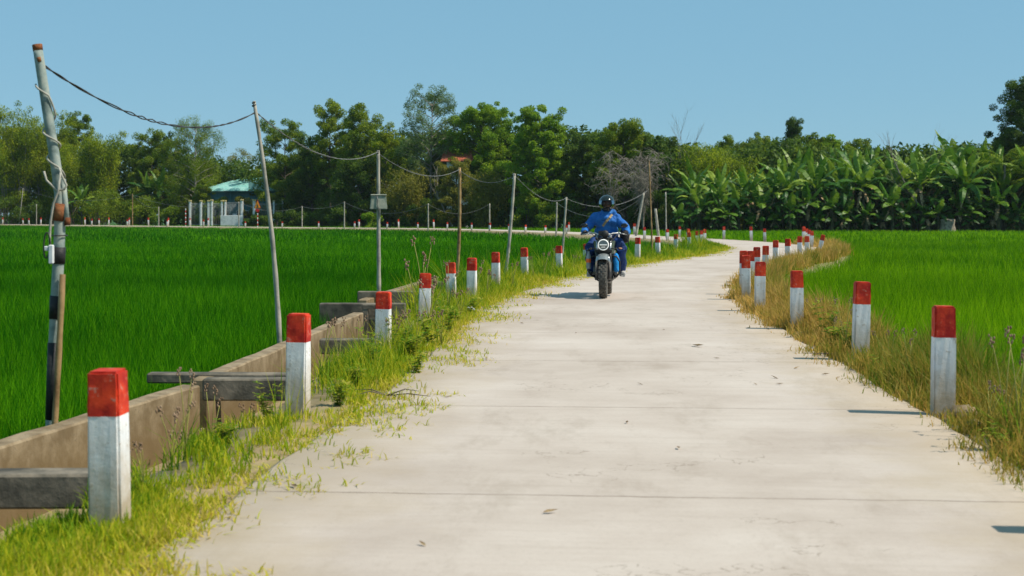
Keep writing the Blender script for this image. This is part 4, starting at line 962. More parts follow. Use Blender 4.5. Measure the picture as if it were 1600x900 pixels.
def make_weed(seed, H):
    random.seed(seed); root = empty('leafy_weed', label='leafy weed', cat='weed'); st = MB(); Cn = []; V, T, tn = [], [], []
    for i in range(7):
        a = U(0, 6.28); l = U(.1, .5) * H; h = H * U(.5, 1.05); pts = [Vector((math.cos(a) * l * t, math.sin(a) * l * t, h * (t ** .8))) for t in np.linspace(0, 1, 7)]; st.tube(pts, [.004 * (1 - .6 * q / 6) for q in range(7)], 4)
        for k in range(1, 7):
            for _ in range(5):
                p = pts[k]; az = U(0, 6.28); L = U(.035, .085); e = p + Vector((math.cos(az), math.sin(az), U(-.3, .5))) * L; s = Vector((-math.sin(az), math.cos(az), 0)) * L * .2; md = p.lerp(e, .5) + Vector((0, 0, .006)); b = len(V)
                V += [p, md + s, e, md - s]; T += [(b, b + 1, b + 2), (b, b + 2, b + 3)]; tn += [U(0, 1)] * 4
    st.build('stems', m_straw, root, fix=False); npmesh('leaves', np.array([tuple(v) for v in V]), None, T, m_weed, root, tn); return root
SG = [make_seedgrass(100 + i, h_, n) for i, (h_, n) in enumerate(((.46, 3), (.56, 3), (.40, 4)))]; WD = [make_weed(200 + i, h_) for i, h_ in enumerate((.34, .45, .28))]
P, off, d = along(290, 8.6, 26, .12, .66, 1, 1); Q_, off, d = tufts(P, off, d, 14, .06, -.05, 1.2)
tag(blades('wispy_grass', Q_, -.04, rng.uniform(.14, .42, len(Q_)), .006, m_vgrass, .7, np.clip(rng.uniform(.1, .75, len(Q_)), 0, 1)), 'wispy taller grass between the posts of the left verge', 'grass', kind='stuff')
fs, fw = [True] * 3, [True] * 3; random.seed(91)
def put(L, fl, loc, sc, label, group):
    k = random.randrange(3); rz = U(0, 6.28); s_, h_ = sd([(loc[0], loc[1])])
    if s_[0] > h_[0] + .64: loc = Vector((loc[0], loc[1], -.48 if loc[1] < 22 else -.2))      # rooted on the ditch floor or the slope
    elif s_[0] < -h_[0] - .7: loc = Vector((loc[0], loc[1], -.12 if s_[0] > -h_[0] - .85 else -.3))
    if fl[k]:
        fl[k] = False; o = L[k]; o.location = loc; o.rotation_euler = (0, 0, rz); o.scale = (sc,) * 3; o['label'] = label; o['group'] = group
    else: dup(L[k], loc, rz, sc, label, group)
for px, py, sc in ((305, 690, 1.), (268, 735, .9), (330, 690, .8), (225, 780, .7), (290, 720, .8), (385, 650, 1.), (330, 640, .95), (505, 600, 1.05), (530, 585, .9), (560, 570, .9), (650, 560, .9), (690, 545, 1.), (672, 520, 1.6), (655, 500, 1.9), (662, 505, 1.7), (735, 470, 1.5), (720, 505, 1.1), (745, 470, 1.3), (700, 500, 1.2), (760, 470, 1.2), (800, 460, 1.1), (835, 445, 1.1), (850, 440, 1.2), (865, 434, 1.), (895, 425, 1.1), (640, 545, 1.), (612, 560, 1.)):
    p = at(px, py, -.05); put(SG, fs, p, sc, 'seed headed grass stalks rising among the posts of the left verge', 'seed headed grass on the left verge')
for px, py, sc in ((1570, 690, 1.), (1592, 700, 1.1), (1545, 680, .8), (1610, 720, 1.1), (1320, 560, .9), (1300, 545, .8), (1390, 590, .8), (1420, 610, .75), (1280, 520, .8)):
    p = at(px, py, -.05); put(SG, fs, p, sc, 'seed headed grass stalks on the right verge beside the rice', 'seed headed grass on the right verge')
for px, py, sc in ((530, 640, .7), (560, 610, .8), (590, 590, .9), (640, 565, 1.0), (670, 545, 1.1), (700, 525, 1.0), (625, 560, .9), (650, 590, .7), (715, 510, .9), (735, 495, .9), (350, 700, .6), (420, 660, .6)):
    p = at(px, py, -.04); put(WD, fw, p, sc, 'bushy leafy weed on the left verge among the second to sixth posts', 'leafy weeds on the left verge')
for px, py, sc in ((1290, 535, 1.), (1310, 550, 1.1), (1370, 590, .6), (1330, 560, .8), (1560, 715, .6)):
    p = at(px, py, -.04); put(WD, fw, p, sc, 'leafy weed on the right verge near the first two posts', 'leafy weeds on the right verge')
# things lying on the road
random.seed(31); m = MB(); c0 = at(606, 618, .012)
for a, L in ((-.4, .34), (.3, .22), (2.7, .28), (3.4, .2), (-1.1, .18)):
    e = c0 + Vector((math.cos(a) * L, math.sin(a) * L * 1.5, .02)); m.tube([c0 + Vector((U(-.01, .01), U(-.01, .01), 0)), c0.lerp(e, .5) + Vector((U(-.03, .03), U(-.03, .03), U(.01, .04))), e], [.006, .004, .002], 5)
tag(m.build('fallen_twig', m_bark), 'dark forked dry twig lying on the left edge of the road', 'twig')
m = MB(); c0 = at(1320, 553, .012)
for i in range(7):
    a = U(-.5, .5) + (3.14 if i % 2 else 0); L = U(.15, .5); e = c0 + Vector((math.cos(a) * L, math.sin(a) * L, U(.0, .03))); m.tube([c0 + Vector((U(-.1, .1), U(-.1, .1), 0)), e], [.005, .002], 4)
tag(m.build('fallen_twig', m_bark), 'dry twigs fallen in front of the second right post', 'twig')
def stone(px, py, r, label, mat, name='stone', cat='stone'):
    p = at(px, py, 0); m = MB(); m.ell((0, 0, r * .4), (r, r * .8, r * .55), 10, 7); o = m.build(name, mat); o.location = p
    for v in o.data.vertices: v.co += Vector((U(-1, 1), U(-1, 1), U(-1, 1))) * r * .12
    tag(o, label, cat)
stone(1505, 655, .09, 'pale rough stone at the foot of the nearest right post', m_conc); stone(1520, 668, .05, 'smaller stone beside the pale rough stone', m_conc)
stone(735, 486, .06, 'white stone on the left road edge near the sixth post', m_plaster)
dl = None; LF = [(1090, 541), (1037, 515), (1170, 512), (1120, 560), (1218, 600), (1245, 575), (1290, 585), (1310, 590), (900, 520), (700, 620), (815, 505), (1000, 600), (460, 760), (1140, 470), (1200, 515), (760, 560), (1060, 700), (860, 800), (660, 850), (980, 660), (1180, 600), (1210, 590)]
for i, (px, py) in enumerate(LF):
    p = at(px, py, .006); big = i == 0
    if dl is None:
        L = .09; m = MB(); m.add([(-L, 0, 0), (-L * .3, L * .35, .02), (L, 0, .03), (-L * .2, -L * .35, .015), (0, 0, .004)], [(0, 4, 1), (1, 4, 2), (2, 4, 3), (3, 4, 0)]); dl = m.build('dead_leaf', m_bdead, fix=False); o = dl
        tag(o, 'largest curled dead leaf on the middle of the road', 'leaf')
    else:
        o = dl.copy(); C.objects.link(o); o['label'] = 'small dead leaf lying on the concrete road'; s_ = U(.22, .45); o.scale = (s_,) * 3
    o['group'] = 'dead leaves on the road'; o.location = p; o.rotation_euler = (U(-.2, .2), U(-.2, .2), U(0, 6.28))

# ------------------------------------------------------------------ motorcycle
RX, RY, YAW = 1.50, 22.86, R(-6.5)
random.seed(8)
m_rub = M('tyre_rubber', [(.045, .043, .04), (.085, .08, .07), (.13, .12, .10)], 8, .9, .4, 40)
m_bk = MP('black_paint', (.012, .012, .013), .25, 0, .5); m_bkm = MP('matte_black', (.02, .02, .021), .6); m_alu = MP('brushed_metal', (.42, .43, .44), .35, .9); m_sil = MP('silver_paint', (.26, .28, .28), .35, .5)
m_oli = MP('grey_green_paint', (.10, .125, .10), .3, .2); m_glass = MP('dark_glass', (.02, .022, .025), .05, 0, .8); m_org = MP('orange_plastic', (.75, .14, .02), .35); m_bolt = MP('engine_grey', (.09, .09, .092), .45, .6)
m_ring, nt, p_ = newmat('lamp_ring'); p_.inputs['Base Color'].default_value = (.85, .85, .82, 1); p_.inputs['Emission Color'].default_value = (1, 1, .95, 1); p_.inputs['Emission Strength'].default_value = .25
bike = empty('motorcycle', (RX, RY, 0), YAW, 'black scrambler motorcycle with a round headlight ridden toward the camera', 'motorcycle')
def wheel(cy, r, w, front):
    m = MB(); c = (0, cy, r)
    m.lathe([(r - .11, -w * .36), (r - .07, -w * .49), (r - .03, -w * .46), (r - .014, -w * .28), (r - .010, 0), (r - .014, w * .28), (r - .03, w * .46), (r - .07, w * .49), (r - .11, w * .36)], 'X', c, 48)
    N = 26
    for i in range(N):
        f = 2 * math.pi * i / N
        for lane, (xo, wd, ph) in enumerate(((-.36, .22, 0), (-.10, .20, .5), (.12, .20, .0), (.36, .22, .5))):
            a = f + ph * 2 * math.pi / N; rr = r - (.010 if abs(xo) > .3 else .002)
            M3 = Matrix.Rotation(a, 3, 'X'); m.box(Vector(c) + M3 @ Vector((xo * w, 0, rr - .008)), (wd * w, .042, .022), M3)
    t = m.build('tyre', m_rub, None, fix=False)
    wroot = MB(); wroot.lathe([(r - .115, -.045), (r - .10, -.05), (r - .10, .05), (r - .115, .045)], 'X', c, 40, True)
    for i in range(18):
        f = 2 * math.pi * i / 18; M3 = Matrix.Rotation(f, 3, 'X'); s_ = .03 if i % 2 else -.03; wroot.tube([Vector(c) + M3 @ Vector((s_, 0, .045)), Vector(c) + M3 @ Vector((0, 0, r - .11))], .004, 5)
    wroot.lathe([(0, -.06), (.05, -.06), (.05, .06), (0, .06)], 'X', c, 16); wroot.lathe([(.06, .05), (.13, .05), (.13, .056), (.06, .056)], 'X', c, 28, True)
    w_ = wroot.build('front_wheel' if front else 'rear_wheel', m_bkm, bike); t.parent = w_; return w_
wheel(-.66, .315, .125, True); wheel(.66, .31, .15, False)
fk = MB(); lo = MB()
for s in (-1, 1):
    lo.tube([(s * .095, -.66, .30), (s * .098, -.585, .56)], .030, 12); fk.tube([(s * .098, -.585, .56), (s * .102, -.46, .98)], .022, 12)
    m = MB(); m.tube([(s * .098, -.585, .55), (s * .100, -.53, .74)], .029, 12); m.build('fork_boot', m_bkm, bike)
m = MB(); m.box((0, -.475, .93), (.27, .09, .035)); m.box((0, -.53, .74), (.27, .09, .04)); m.build('fork_clamp', m_bkm, bike, bevel=.008)
lo.tube([(-.11, -.66, .315), (.11, -.66, .315)], .012, 8); lo.build('fork_lower', m_bolt, bike); fk.build('fork_tube', m_alu, bike)
# mudguard: a shell over the tyre, with silver stays
V, Q = [], []; K = 17; prof = [(-.085, -.03), (-.078, .008), (-.04, .022), (0, .027), (.04, .022), (.078, .008), (.085, -.03)]
for th_ in (0, .006):
    for i in range(K):
        a = R(-38 + 135 * i / (K - 1)); 
        for x, dz in prof: rr = .355 + dz + th_; V.append((x * (1 + th_ * 4), -.66 - rr * math.sin(a) * -1 if False else -.66 - rr * math.sin(-a) , .315 + rr * math.cos(a)))
n_ = len(prof)
for l in (0, 1):
    for i in range(K - 1):
        for j in range(n_ - 1): b = l * K * n_ + i * n_ + j; Q.append((b, b + 1, b + n_ + 1, b + n_))
m = MB(); m.add(V, Q, True); mg = m.build('front_mudguard', m_sil, bike, fix=False)
m = MB()
for s in (-1, 1): m.tube([(s * .080, -.78, .655), (s * .098, -.745, .56), (s * .108, -.70, .42)], [.020, .024, .012], 8); m.tube([(s * .085, -.56, .665), (s * .1, -.58, .6)], .012, 6)
m.build('mudguard_stay', m_alu, mg)
# headlight
hl = MB(); hl.lathe([(0, -.55), (.055, -.56), (.082, -.60), (.088, -.655), (.086, -.662)], 'Y', (0, 0, .835), 28); hb = hl.build('headlight', m_bk, bike)
m = MB(); m.lathe([(.073, -.664), (.075, -.672), (.084, -.672), (.088, -.660), (.073, -.660)], 'Y', (0, 0, .835), 32, True); m.build('lamp_ring', m_ring, hb)
m = MB(); m.lathe([(0, -.668), (.04, -.667), (.074, -.661)], 'Y', (0, 0, .835), 28); m.build('lamp_glass', MP('headlamp_glass', (.16, .18, .17), .08, 0, .8), hb)
m = MB(); m.box((0, -.6745, .835), (.118, .006, .012)); m.box((0, -.673, .80), (.06, .006, .008)); m.build('lamp_bar', m_ring, hb)
m = MB()
for s in (-1, 1): m.tube([(s * .1, -.50, .86), (s * .092, -.60, .84)], .012, 6)
m.box((0, -.53, .735), (.20, .06, .05)); m.build('headlight_bracket', m_bkm, bike)
# cockpit
m = MB(); m.lathe([(0, -.03), (.055, -.03), (.06, 0), (.052, .02), (0, .022)], 'Y', (0.02, -.50, 1.00), 24); m.box((-.05, -.47, 1.015), (.07, .05, .07)); m.build('instrument', m_bkm, bike)
bar = MB(); bp = [(-.37, -.27, .995), (-.24, -.33, 1.015), (-.13, -.40, 1.01), (-.07, -.44, .975), (.07, -.44, .975), (.13, -.40, 1.01), (.24, -.33, 1.015), (.37, -.27, .995)]
bar.tube(bp, .0115, 10); bar.tube([(-.11, -.41, 1.0), (.11, -.41, 1.0)], .009, 8); hbm = bar.build('handlebar', m_alu, bike)
for s in (-1, 1):
    m = MB(); m.tube([(s * .255, -.322, 1.013), (s * .375, -.268, .994)], .0165, 12); m.build('grip', m_rub, hbm)
    m = MB(); m.tube([(s * .23, -.36, 1.012), (s * .28, -.375, 1.005), (s * .36, -.34, .99)], .006, 6); m.box((s * .225, -.335, 1.015), (.045, .04, .045)); m.build('lever', m_alu, hbm)
    mr = MB(); mr.tube([(s * .22, -.335, 1.03), (s * .25, -.34, 1.10), (s * .30, -.33, 1.125)], .006, 6); q = mr.build('mirror', m_bk, hbm)
    m = MB(); m.ell((s * .318, -.325, 1.135), (.056, .014, .036), 16, 10); m.build('mirror_head', m_bk, q)
    m = MB(); m.tube([(s * .11, -.54, .775), (s * .185, -.55, .775)], .008, 6); m.ell((s * .20, -.555, .775), (.017, .022, .014), 10, 8); m.build('turn_signal', m_bkm, bike)
m = MB()
for x0, x1, z in ((-.2, -.03, .92), (-.15, .05, .9), (.16, .0, .9), (.21, .06, .87)): m.tube([(x0, -.35, 1.0), ((x0 + x1) / 2, -.55, z + .03), (x1, -.50, .82)], .006, 6)
m.build('control_cables', m_cable, bike)
# tank, shrouds, seat, tail
m = MB(); m.ell((0, -.13, .845), (.135, .27, .115), 24, 14); m.ell((0, -.02, .835), (.115, .22, .10), 20, 12); tk = m.build('fuel_tank', m_oli, bike, fix=False)
m = MB(); m.lathe([(0, 0), (.04, 0), (.04, .012), (0, .016)], 'Z', (0, -.16, .955), 16); m.build('fuel_cap', m_alu, tk)
for s in (-1, 1):
    m = MB(); m.add([(s * .10, -.50, .86), (s * .17, -.40, .90), (s * .175, -.12, .88), (s * .15, -.16, .70), (s * .14, -.42, .68), (s * .085, -.50, .74)], [(0, 1, 4, 5), (1, 2, 3, 4)])
    m.add([(s * .08, -.49, .86), (s * .15, -.39, .90), (s * .155, -.12, .88), (s * .13, -.16, .70), (s * .12, -.41, .68), (s * .065, -.49, .74)], [(0, 1, 4, 5), (1, 2, 3, 4)])
    k = len(m.V) - 12; m.F += [(k + a, k + b, k + 6 + b, k + 6 + a) for a, b in ((0, 1), (1, 2), (2, 3), (3, 4), (4, 5), (5, 0))]; m.sm += [False] * 6; m.build('tank_shroud', m_oli, bike, bevel=.008, seg=2)
m = MB(); m.box((0, .35, .815), (.24, .72, .075)); m.build('seat', m_bkm, bike, bevel=.03, seg=3)
m = MB(); m.box((0, .80, .74), (.15, .34, .05)); m.tube([(-.1, .35, .76), (-.09, .85, .79)], .014, 6); m.tube([(.1, .35, .76), (.09, .85, .79)], .014, 6); m.build('tail_frame', m_bkm, bike)
V, Q = [], []
# frame and engine
m = MB()
for s in (-1, 1): m.tube([(s * .03, -.44, .82), (s * .09, -.36, .55), (s * .10, -.25, .30), (s * .11, .15, .29), (s * .11, .30, .5), (s * .1, .4, .76)], .017, 8); m.tube([(s * .03, -.42, .86), (s * .1, .0, .73), (s * .1, .4, .76)], .016, 8); m.tube([(s * .10, .15, .38), (s * .10, .66, .31)], .022, 8)
m.build('frame', m_bkm, bike)
m = MB(); m.box((0, -.05, .43), (.25, .42, .25)); m.box((0, -.12, .62), (.19, .22, .2)); 
for i in range(6): m.box((0, -.13, .56 + i * .028), (.225, .25, .010))
m.lathe([(0, -.19), (.10, -.19), (.125, -.16), (.125, .16), (.10, .19), (0, .19)], 'X', (0, .0, .40), 24); m.build('engine', m_bolt, bike, bevel=.01)
m = MB(); m.box((0, -.335, .60), (.25, .035, .24)); rd = m.build('radiator', m_bkm, bike, bevel=.004); m = MB()
for i in range(11): m.box((0, -.356, .50 + i * .02), (.22, .008, .006))
m.build('radiator_fins', m_bolt, rd)
m = MB(); V = []
for i in range(9):
    a = math.pi * i / 8; V += [(-.15 * math.cos(a), -.40, .33 - .10 * math.sin(a)), (-.15 * math.cos(a), .12, .30 - .10 * math.sin(a)), (-.145 * math.cos(a), -.40, .335 - .09 * math.sin(a)), (-.145 * math.cos(a), .12, .305 - .09 * math.sin(a))]
Q = []
for i in range(8): b = i * 4; Q += [(b, b + 1, b + 5, b + 4), (b + 2, b + 6, b + 7, b + 3), (b, b + 4, b + 6, b + 2), (b + 1, b + 3, b + 7, b + 5)]
Q += [(0, 2, 3, 1), (32, 33, 35, 34)]; m.add(V, Q, True); m.build('skid_plate', m_bolt, bike)
for s in (-1, 1):
    m = MB(); m.tube([(s * .08, -.36, .66), (s * .20, -.37, .64), (s * .245, -.36, .56), (s * .245, -.34, .40), (s * .20, -.30, .33), (s * .10, -.22, .31)], .014, 8); m.tube([(s * .2, -.30, .33), (s * .12, .02, .34)], .012, 6); m.build('crash_bar', m_bkm, bike)
    m = MB(); m.tube([(s * .11, .10, .34), (s * .27, .10, .335)], .013, 8); m.box((s * .235, .10, .345), (.09, .05, .02)); m.build('foot_peg', m_alu, bike)
m = MB(); m.tube([(-.05, -.24, .60), (-.08, -.40, .50), (-.12, -.34, .30), (-.15, .0, .27), (-.17, .35, .33)], .021, 10); m.tube([(-.17, .33, .33), (-.19, .80, .50)], [.05, .055], 14); m.build('exhaust', m_bolt, bike)
m = MB(); m.tube([(.10, .62, .34), (.115, .5, .72)], .03, 10); m.tube([(-.10, .62, .34), (-.115, .5, .72)], .03, 10); m.build('rear_shock', m_bolt, bike)
m = MB(); m.box((-.06, -.44, .70), (.10, .02, .05)); m.box((.06, -.44, .70), (.10, .02, .05)); m.build('horn_cover', m_bolt, bike, bevel=.008)
def B2W(x, y, z): c, s = math.cos(YAW), math.sin(YAW); return Vector((RX + x * c - y * s, RY + x * s + y * c, z))
# bottle and bag tied to the crash bars
bt = empty('bottle', B2W(-.245, -.40, .45), YAW, 'clear grey bottle with an orange band on left crash bar', 'bottle')
m = MB(); m.lathe([(0, 0), (.034, 0), (.037, .02), (.037, .20), (.018, .25), (.018, .28), (0, .28)], 'Z', (0, 0, 0), 18); m.build('bottle_body', MP('smoky_plastic', (.26, .30, .30), .15), bt)
m = MB(); m.lathe([(.0385, .10), (.0395, .105), (.0395, .155), (.0385, .16)], 'Z', (0, 0, 0), 18); m.build('band', m_org, bt)
m = MB(); m.lathe([(0, .28), (.021, .281), (.021, .31), (0, .31)], 'Z', (0, 0, 0), 14); m.build('bottle_cap', m_bk, bt)

# ------------------------------------------------------------------ rider
def tone(name, a, b, rough=.7, b1=13., st=.9):
    return M(name, [a, b], 5, rough, st, b1, .25, 0, .35, .65, .04, 1.5)
m_jac = tone('blue_jacket', (.012, .10, .36), (.025, .17, .50)); m_tro = tone('navy_trousers', (.006, .025, .10), (.012, .045, .17)); m_skin = M('skin', [(.36, .19, .12), (.44, .24, .16)], 8, .55, .05); m_glv = tone('black_glove', (.015, .015, .017), (.035, .035, .038)); m_hel = MP('helmet_shell', (.012, .018, .016), .12, 0, .6); m_shoe = tone('grey_shoe', (.30, .29, .27), (.45, .44, .42)); m_sole = tone('shoe_sole', (.45, .43, .40), (.55, .53, .5)); m_bagb = tone('bright_blue_bag', (.01, .20, .62), (.02, .30, .74), .4); m_tan = tone('tan_strap', (.28, .20, .10), (.36, .27, .14)); m_pack = tone('dark_pack', (.012, .013, .016), (.03, .03, .034))

def remesh(name, mb, vox, mat, parent, smooth=6, fold=0., fs=(9, 13, 17), dens=None):
    """fuse the limbs into one continuous skin"""
    o = mb.build(name, mat, None, fix=False)
    md = o.modifiers.new('r', 'REMESH'); md.mode = 'VOXEL'; md.voxel_size = vox; md.use_smooth_shade = True
    if smooth: sm_ = o.modifiers.new('s', 'SMOOTH'); sm_.factor = .5; sm_.iterations = smooth
    dg = bpy.context.evaluated_depsgraph_get(); dg.update(); me = bpy.data.meshes.new_from_object(o.evaluated_get(dg)); o.modifiers.clear(); old = o.data; o.data = me; bpy.data.meshes.remove(old); me.name = name
    if not me.materials: me.materials.append(mat)
    if fold:
        n = len(me.vertices); co = np.empty(n * 3, np.float32); no = np.empty(n * 3, np.float32); me.vertices.foreach_get('co', co); me.vertices.foreach_get('normal', no); co = co.reshape(-1, 3); no = no.reshape(-1, 3)
        x, y, z = co.T; a = np.sin(x * fs[0] + z * fs[1] * 1.6 + 2 * np.sin(y * 7 + z * 11)) + np.sin(z * fs[2] * 1.9 - x * fs[1] + 1.5 * np.sin(x * 15)) * .8 + np.sin(y * fs[0] * 2 + z * 8 + x * 21) * .5
        co = co + no * (a * fold / 2.0)[:, None]; me.vertices.foreach_set('co', co.astype(np.float32).ravel()); me.update()
    me.polygons.foreach_set('use_smooth', np.ones(len(me.polygons), bool)); o.parent = parent; return o
J = dict(pel=(0, .20, .90), wa=(0, .17, 1.04), ch=(0, .10, 1.20), nk=(.0, .05, 1.345), hd=(.01, -.01, 1.475))
SH = {s: (s * .165, .085, 1.258) for s in (-1, 1)}; EL = {s: (s * .325, -.01, 1.075) for s in (-1, 1)}; WR = {s: (s * .325, -.215, 1.015) for s in (-1, 1)}
HP = {s: (s * .10, .16, .88) for s in (-1, 1)}; KN = {-1: (-.235, -.20, .78), 1: (.245, -.20, .79)}; AN = {-1: (-.245, .13, .405), 1: (.245, .13, .41)}
def hand(m, s, k):
    """palm behind the grip, fingers curled over it, thumb below"""
    P0 = Vector((s * .255, -.322, 1.013)); P1_ = Vector((s * .375, -.268, .994)); axd = (P1_ - P0).normalized()
    fw_ = Vector((axd.y, -axd.x, 0)) ; fw_ = fw_ if fw_.y < 0 else -fw_
    c = P0.lerp(P1_, .5); w = Vector(WR[s]); back = -fw_
    m.tube([w, w.lerp(c, .55) + Vector((0, 0, .016)), c + back * .012 + Vector((0, 0, .026))], [.027 * k, .036 * k, .034 * k], 10)
    for i, (off, L) in enumerate(((-.036, .9), (-.012, 1.0), (.012, .95), (.035, .78))):
        b = c + axd * off * 1.0 + Vector((0, 0, .030)) + back * .006
        pts = [b, b + fw_ * .030 * L + Vector((0, 0, .0)), b + fw_ * .040 * L + Vector((0, 0, -.030 * L)), b + fw_ * .026 * L + Vector((0, 0, -.052 * L))]
        m.tube(pts, [.0105 * k, .0100 * k, .0092 * k, .0078 * k], 8); 
    tb = c - axd * .030 + back * .014 + Vector((0, 0, .010)); m.tube([tb, tb - axd * .028 + Vector((0, 0, -.016)), tb - axd * .030 + fw_ * .026 + Vector((0, 0, -.030))], [.013 * k, .0115 * k, .009 * k], 8)
b = MB()
b.tube([J['pel'], J['wa'], J['ch'], (0, .075, 1.28)], [.115, .105, .12, .09], 14); b.tube([(0, .08, 1.26), J['nk'], (.005, .02, 1.43)], [.06, .052, .05], 12)
b.ell((.01, -.005, 1.478), (.072, .092, .105), 24, 18); b.ell((.01, -.045, 1.415), (.045, .045, .04), 14, 10)
b.tube([(.01, -.085, 1.495), (.01, -.112, 1.462)], [.010, .015], 8); b.tube([(-.02, -.083, 1.432), (.04, -.083, 1.432)], .009, 8); b.tube([(-.035, -.084, 1.505), (.055, -.084, 1.505)], .009, 8)
for s in (-1, 1):
    b.ell((.01 + s * .073, .005, 1.475), (.010, .022, .032), 8, 8)
    b.tube([(s * .05, .085, 1.27), SH[s], EL[s]], [.07, .055, .042], 10); b.tube([EL[s], WR[s]], [.041, .027], 10); hand(b, s, .82)
    b.tube([HP[s], KN[s]], [.07, .045], 12); b.tube([KN[s], AN[s]], [.044, .034], 12); b.tube([AN[s], (AN[s][0] + s * .01, AN[s][1] + .02, AN[s][2] - .035), (AN[s][0] + s * .02, AN[s][1] - .14, AN[s][2] - .045)], [.036, .036, .03], 10)
rider = remesh('person', b, .0065, m_skin, None, 4)
rider.location = (RX + .012, RY, 0); rider.rotation_euler = (0, 0, YAW)
tag(rider, 'rider in a blue hooded jacket and black helmet on the motorcycle', 'person')
for s in (-1, 1):
    m = MB(); m.ell((.01 + s * .03, -.086, 1.483), (.012, .008, .008), 10, 8); m.build('eye', m_plaster, rider); m = MB(); m.ell((.01 + s * .03, -.0935, 1.483), (.005, .003, .005), 8, 6); m.build('pupil', m_bk, rider)
j = MB()
j.tube([(0, .20, .90), (0, .18, 1.0), (0, .14, 1.12), (0, .10, 1.22), (0, .08, 1.29)], [.160, .150, .155, .155, .10], 20)
for s in (-1, 1):
    j.ell((s * .085, .16, 1.02), (.11, .14, .13)); j.ell((s * .10, .095, 1.205), (.105, .125, .12)); j.ell((s * .14, .085, 1.255), (.07, .08, .06))
    j.tube([(s * .07, .08, 1.29), SH[s], (s * .255, .035, 1.17), EL[s]], [.075, .076, .074, .072], 14); j.tube([EL[s], (s * .342, -.12, 1.045), (s * .328, -.19, 1.022)], [.074, .062, .05], 14)
    j.ell((s * .10, .12, .90), (.085, .14, .06))
j.lathe([(.062, -.05), (.095, -.05), (.088, .035), (.062, .04)], 'Z', (0, .04, 1.345), 20, True); j.ell((.0, .14, 1.315), (.15, .085, .055)); j.ell((.11, .07, 1.345), (.07, .06, .05)); j.tube([(-.09, .05, 1.315), (-.05, -.02, 1.315), (.0, -.04, 1.30), (.06, -.02, 1.325), (.10, .05, 1.335)], .036, 10); j.ell((0, .0, 1.27), (.09, .075, .06))
remesh('jacket', j, .010, m_jac, rider, 4, .017)
t = MB()
for s in (-1, 1):
    t.ell((s * .09, .20, .86), (.115, .15, .09)); t.tube([HP[s], ((HP[s][0] + KN[s][0]) / 2, -.02, .845), KN[s]], [.12, .108, .086], 14)
    k, a = Vector(KN[s]), Vector(AN[s]); t.tube([k, k.lerp(a, .35) + Vector((0, .02, 0)), k.lerp(a, .75), k.lerp(a, .98)], [.088, .088, .083, .076], 14)
remesh('trousers', t, .011, m_tro, rider, 4, .015, (11, 12, 14))
for s in (-1, 1):
    gl = MB(); hand(gl, s, 1.0); gl.tube([WR[s], Vector(WR[s]).lerp(Vector(EL[s]), .22)], [.034, .040], 10); remesh('glove', gl, .0045, m_glv, rider, 2)
    a = AN[s]; x = a[0]; sh = MB(); sh.tube([(x, a[1] + .0, a[2] - .005), (x + s * .01, a[1] + .01, a[2] - .04)], [.048, .050], 12); sh.tube([(x + s * .01, a[1] + .05, a[2] - .045), (x + s * .02, a[1] - .05, a[2] - .045), (x + s * .03, a[1] - .17, a[2] - .058)], [.046, .050, .040], 12)
    so_ = remesh('shoe', sh, .007, m_shoe, rider, 3); sl_ = MB(); sl_.tube([(x + s * .01, a[1] + .085, a[2] - .088), (x + s * .02, a[1] - .05, a[2] - .090), (x + s * .03, a[1] - .195, a[2] - .090)], [.04, .048, .036], 10)
    ss = sl_.build('sole', m_sole, so_)
    for v in ss.data.vertices: v.co.z = a[2] - .089 + (v.co.z - (a[2] - .089)) * .3
# helmet: a shell with a face opening, a visor over it
hc = Vector((.01, .01, 1.482)); HR = (.128, .155, .142); nu, nv = 64, 40; V = []; Q = []
def hp(u_, v_, k=1.0):
    t_ = math.pi * v_; f = 2 * math.pi * u_; x, y, z = math.sin(t_) * math.sin(f), -math.sin(t_) * math.cos(f), math.cos(t_)
    chin = max(0, -z - .15); yy = y * (1 - .12 * chin) ; return (hc.x + HR[0] * x * k * (1 - .25 * chin), hc.y + HR[1] * (yy - .10 * max(0, -z) * (1 if y < 0 else .4)) * k, hc.z + HR[2] * z * k * (1.0 if z > 0 else 1.02))
for jv in range(nv + 1):
    for iu in range(nu): V.append(hp(iu / nu, jv / nv))
def opening(iu, jv):
    u_ = ((iu + .5) / nu + .5) % 1 - .5; v_ = (jv + .5) / nv; return abs(u_) < .175 and .40 < v_ < .665 - .10 * abs(u_) / .175
for jv in range(int(nv * .86)):
    for iu in range(nu):
        if not opening(iu, jv): Q.append((jv * nu + iu, (jv + 1) * nu + iu, (jv + 1) * nu + (iu + 1) % nu, jv * nu + (iu + 1) % nu))
m = MB(); m.add(V, Q, True); he = m.build('helmet', m_hel, rider, fix=True); sd_ = he.modifiers.new('thick', 'SOLIDIFY'); sd_.thickness = .018; sd_.offset = -1
m_vis, nt, p_ = newmat('visor_tint'); gl_ = nt.nodes.new('ShaderNodeBsdfGlossy'); gl_.inputs['Roughness'].default_value = .04; gl_.inputs['Color'].default_value = (.30, .36, .42, 1); tr_ = nt.nodes.new('ShaderNodeBsdfTransparent'); tr_.inputs['Color'].default_value = (.42, .43, .45, 1); fr_ = nt.nodes.new('ShaderNodeFresnel'); fr_.inputs[0].default_value = 1.35
mx_ = nt.nodes.new('ShaderNodeMixShader'); nt.links.new(fr_.outputs[0], mx_.inputs[0]); nt.links.new(tr_.outputs[0], mx_.inputs[1]); nt.links.new(gl_.outputs[0], mx_.inputs[2]); nt.links.new(mx_.outputs[0], nt.nodes['Material Output'].inputs['Surface'])
V, Q = [], []; A_, B_ = 28, 12
for q in range(B_ + 1):
    for i in range(A_ + 1): V.append(hp(-.19 + .38 * i / A_, .385 + .285 * q / B_, 1.018))
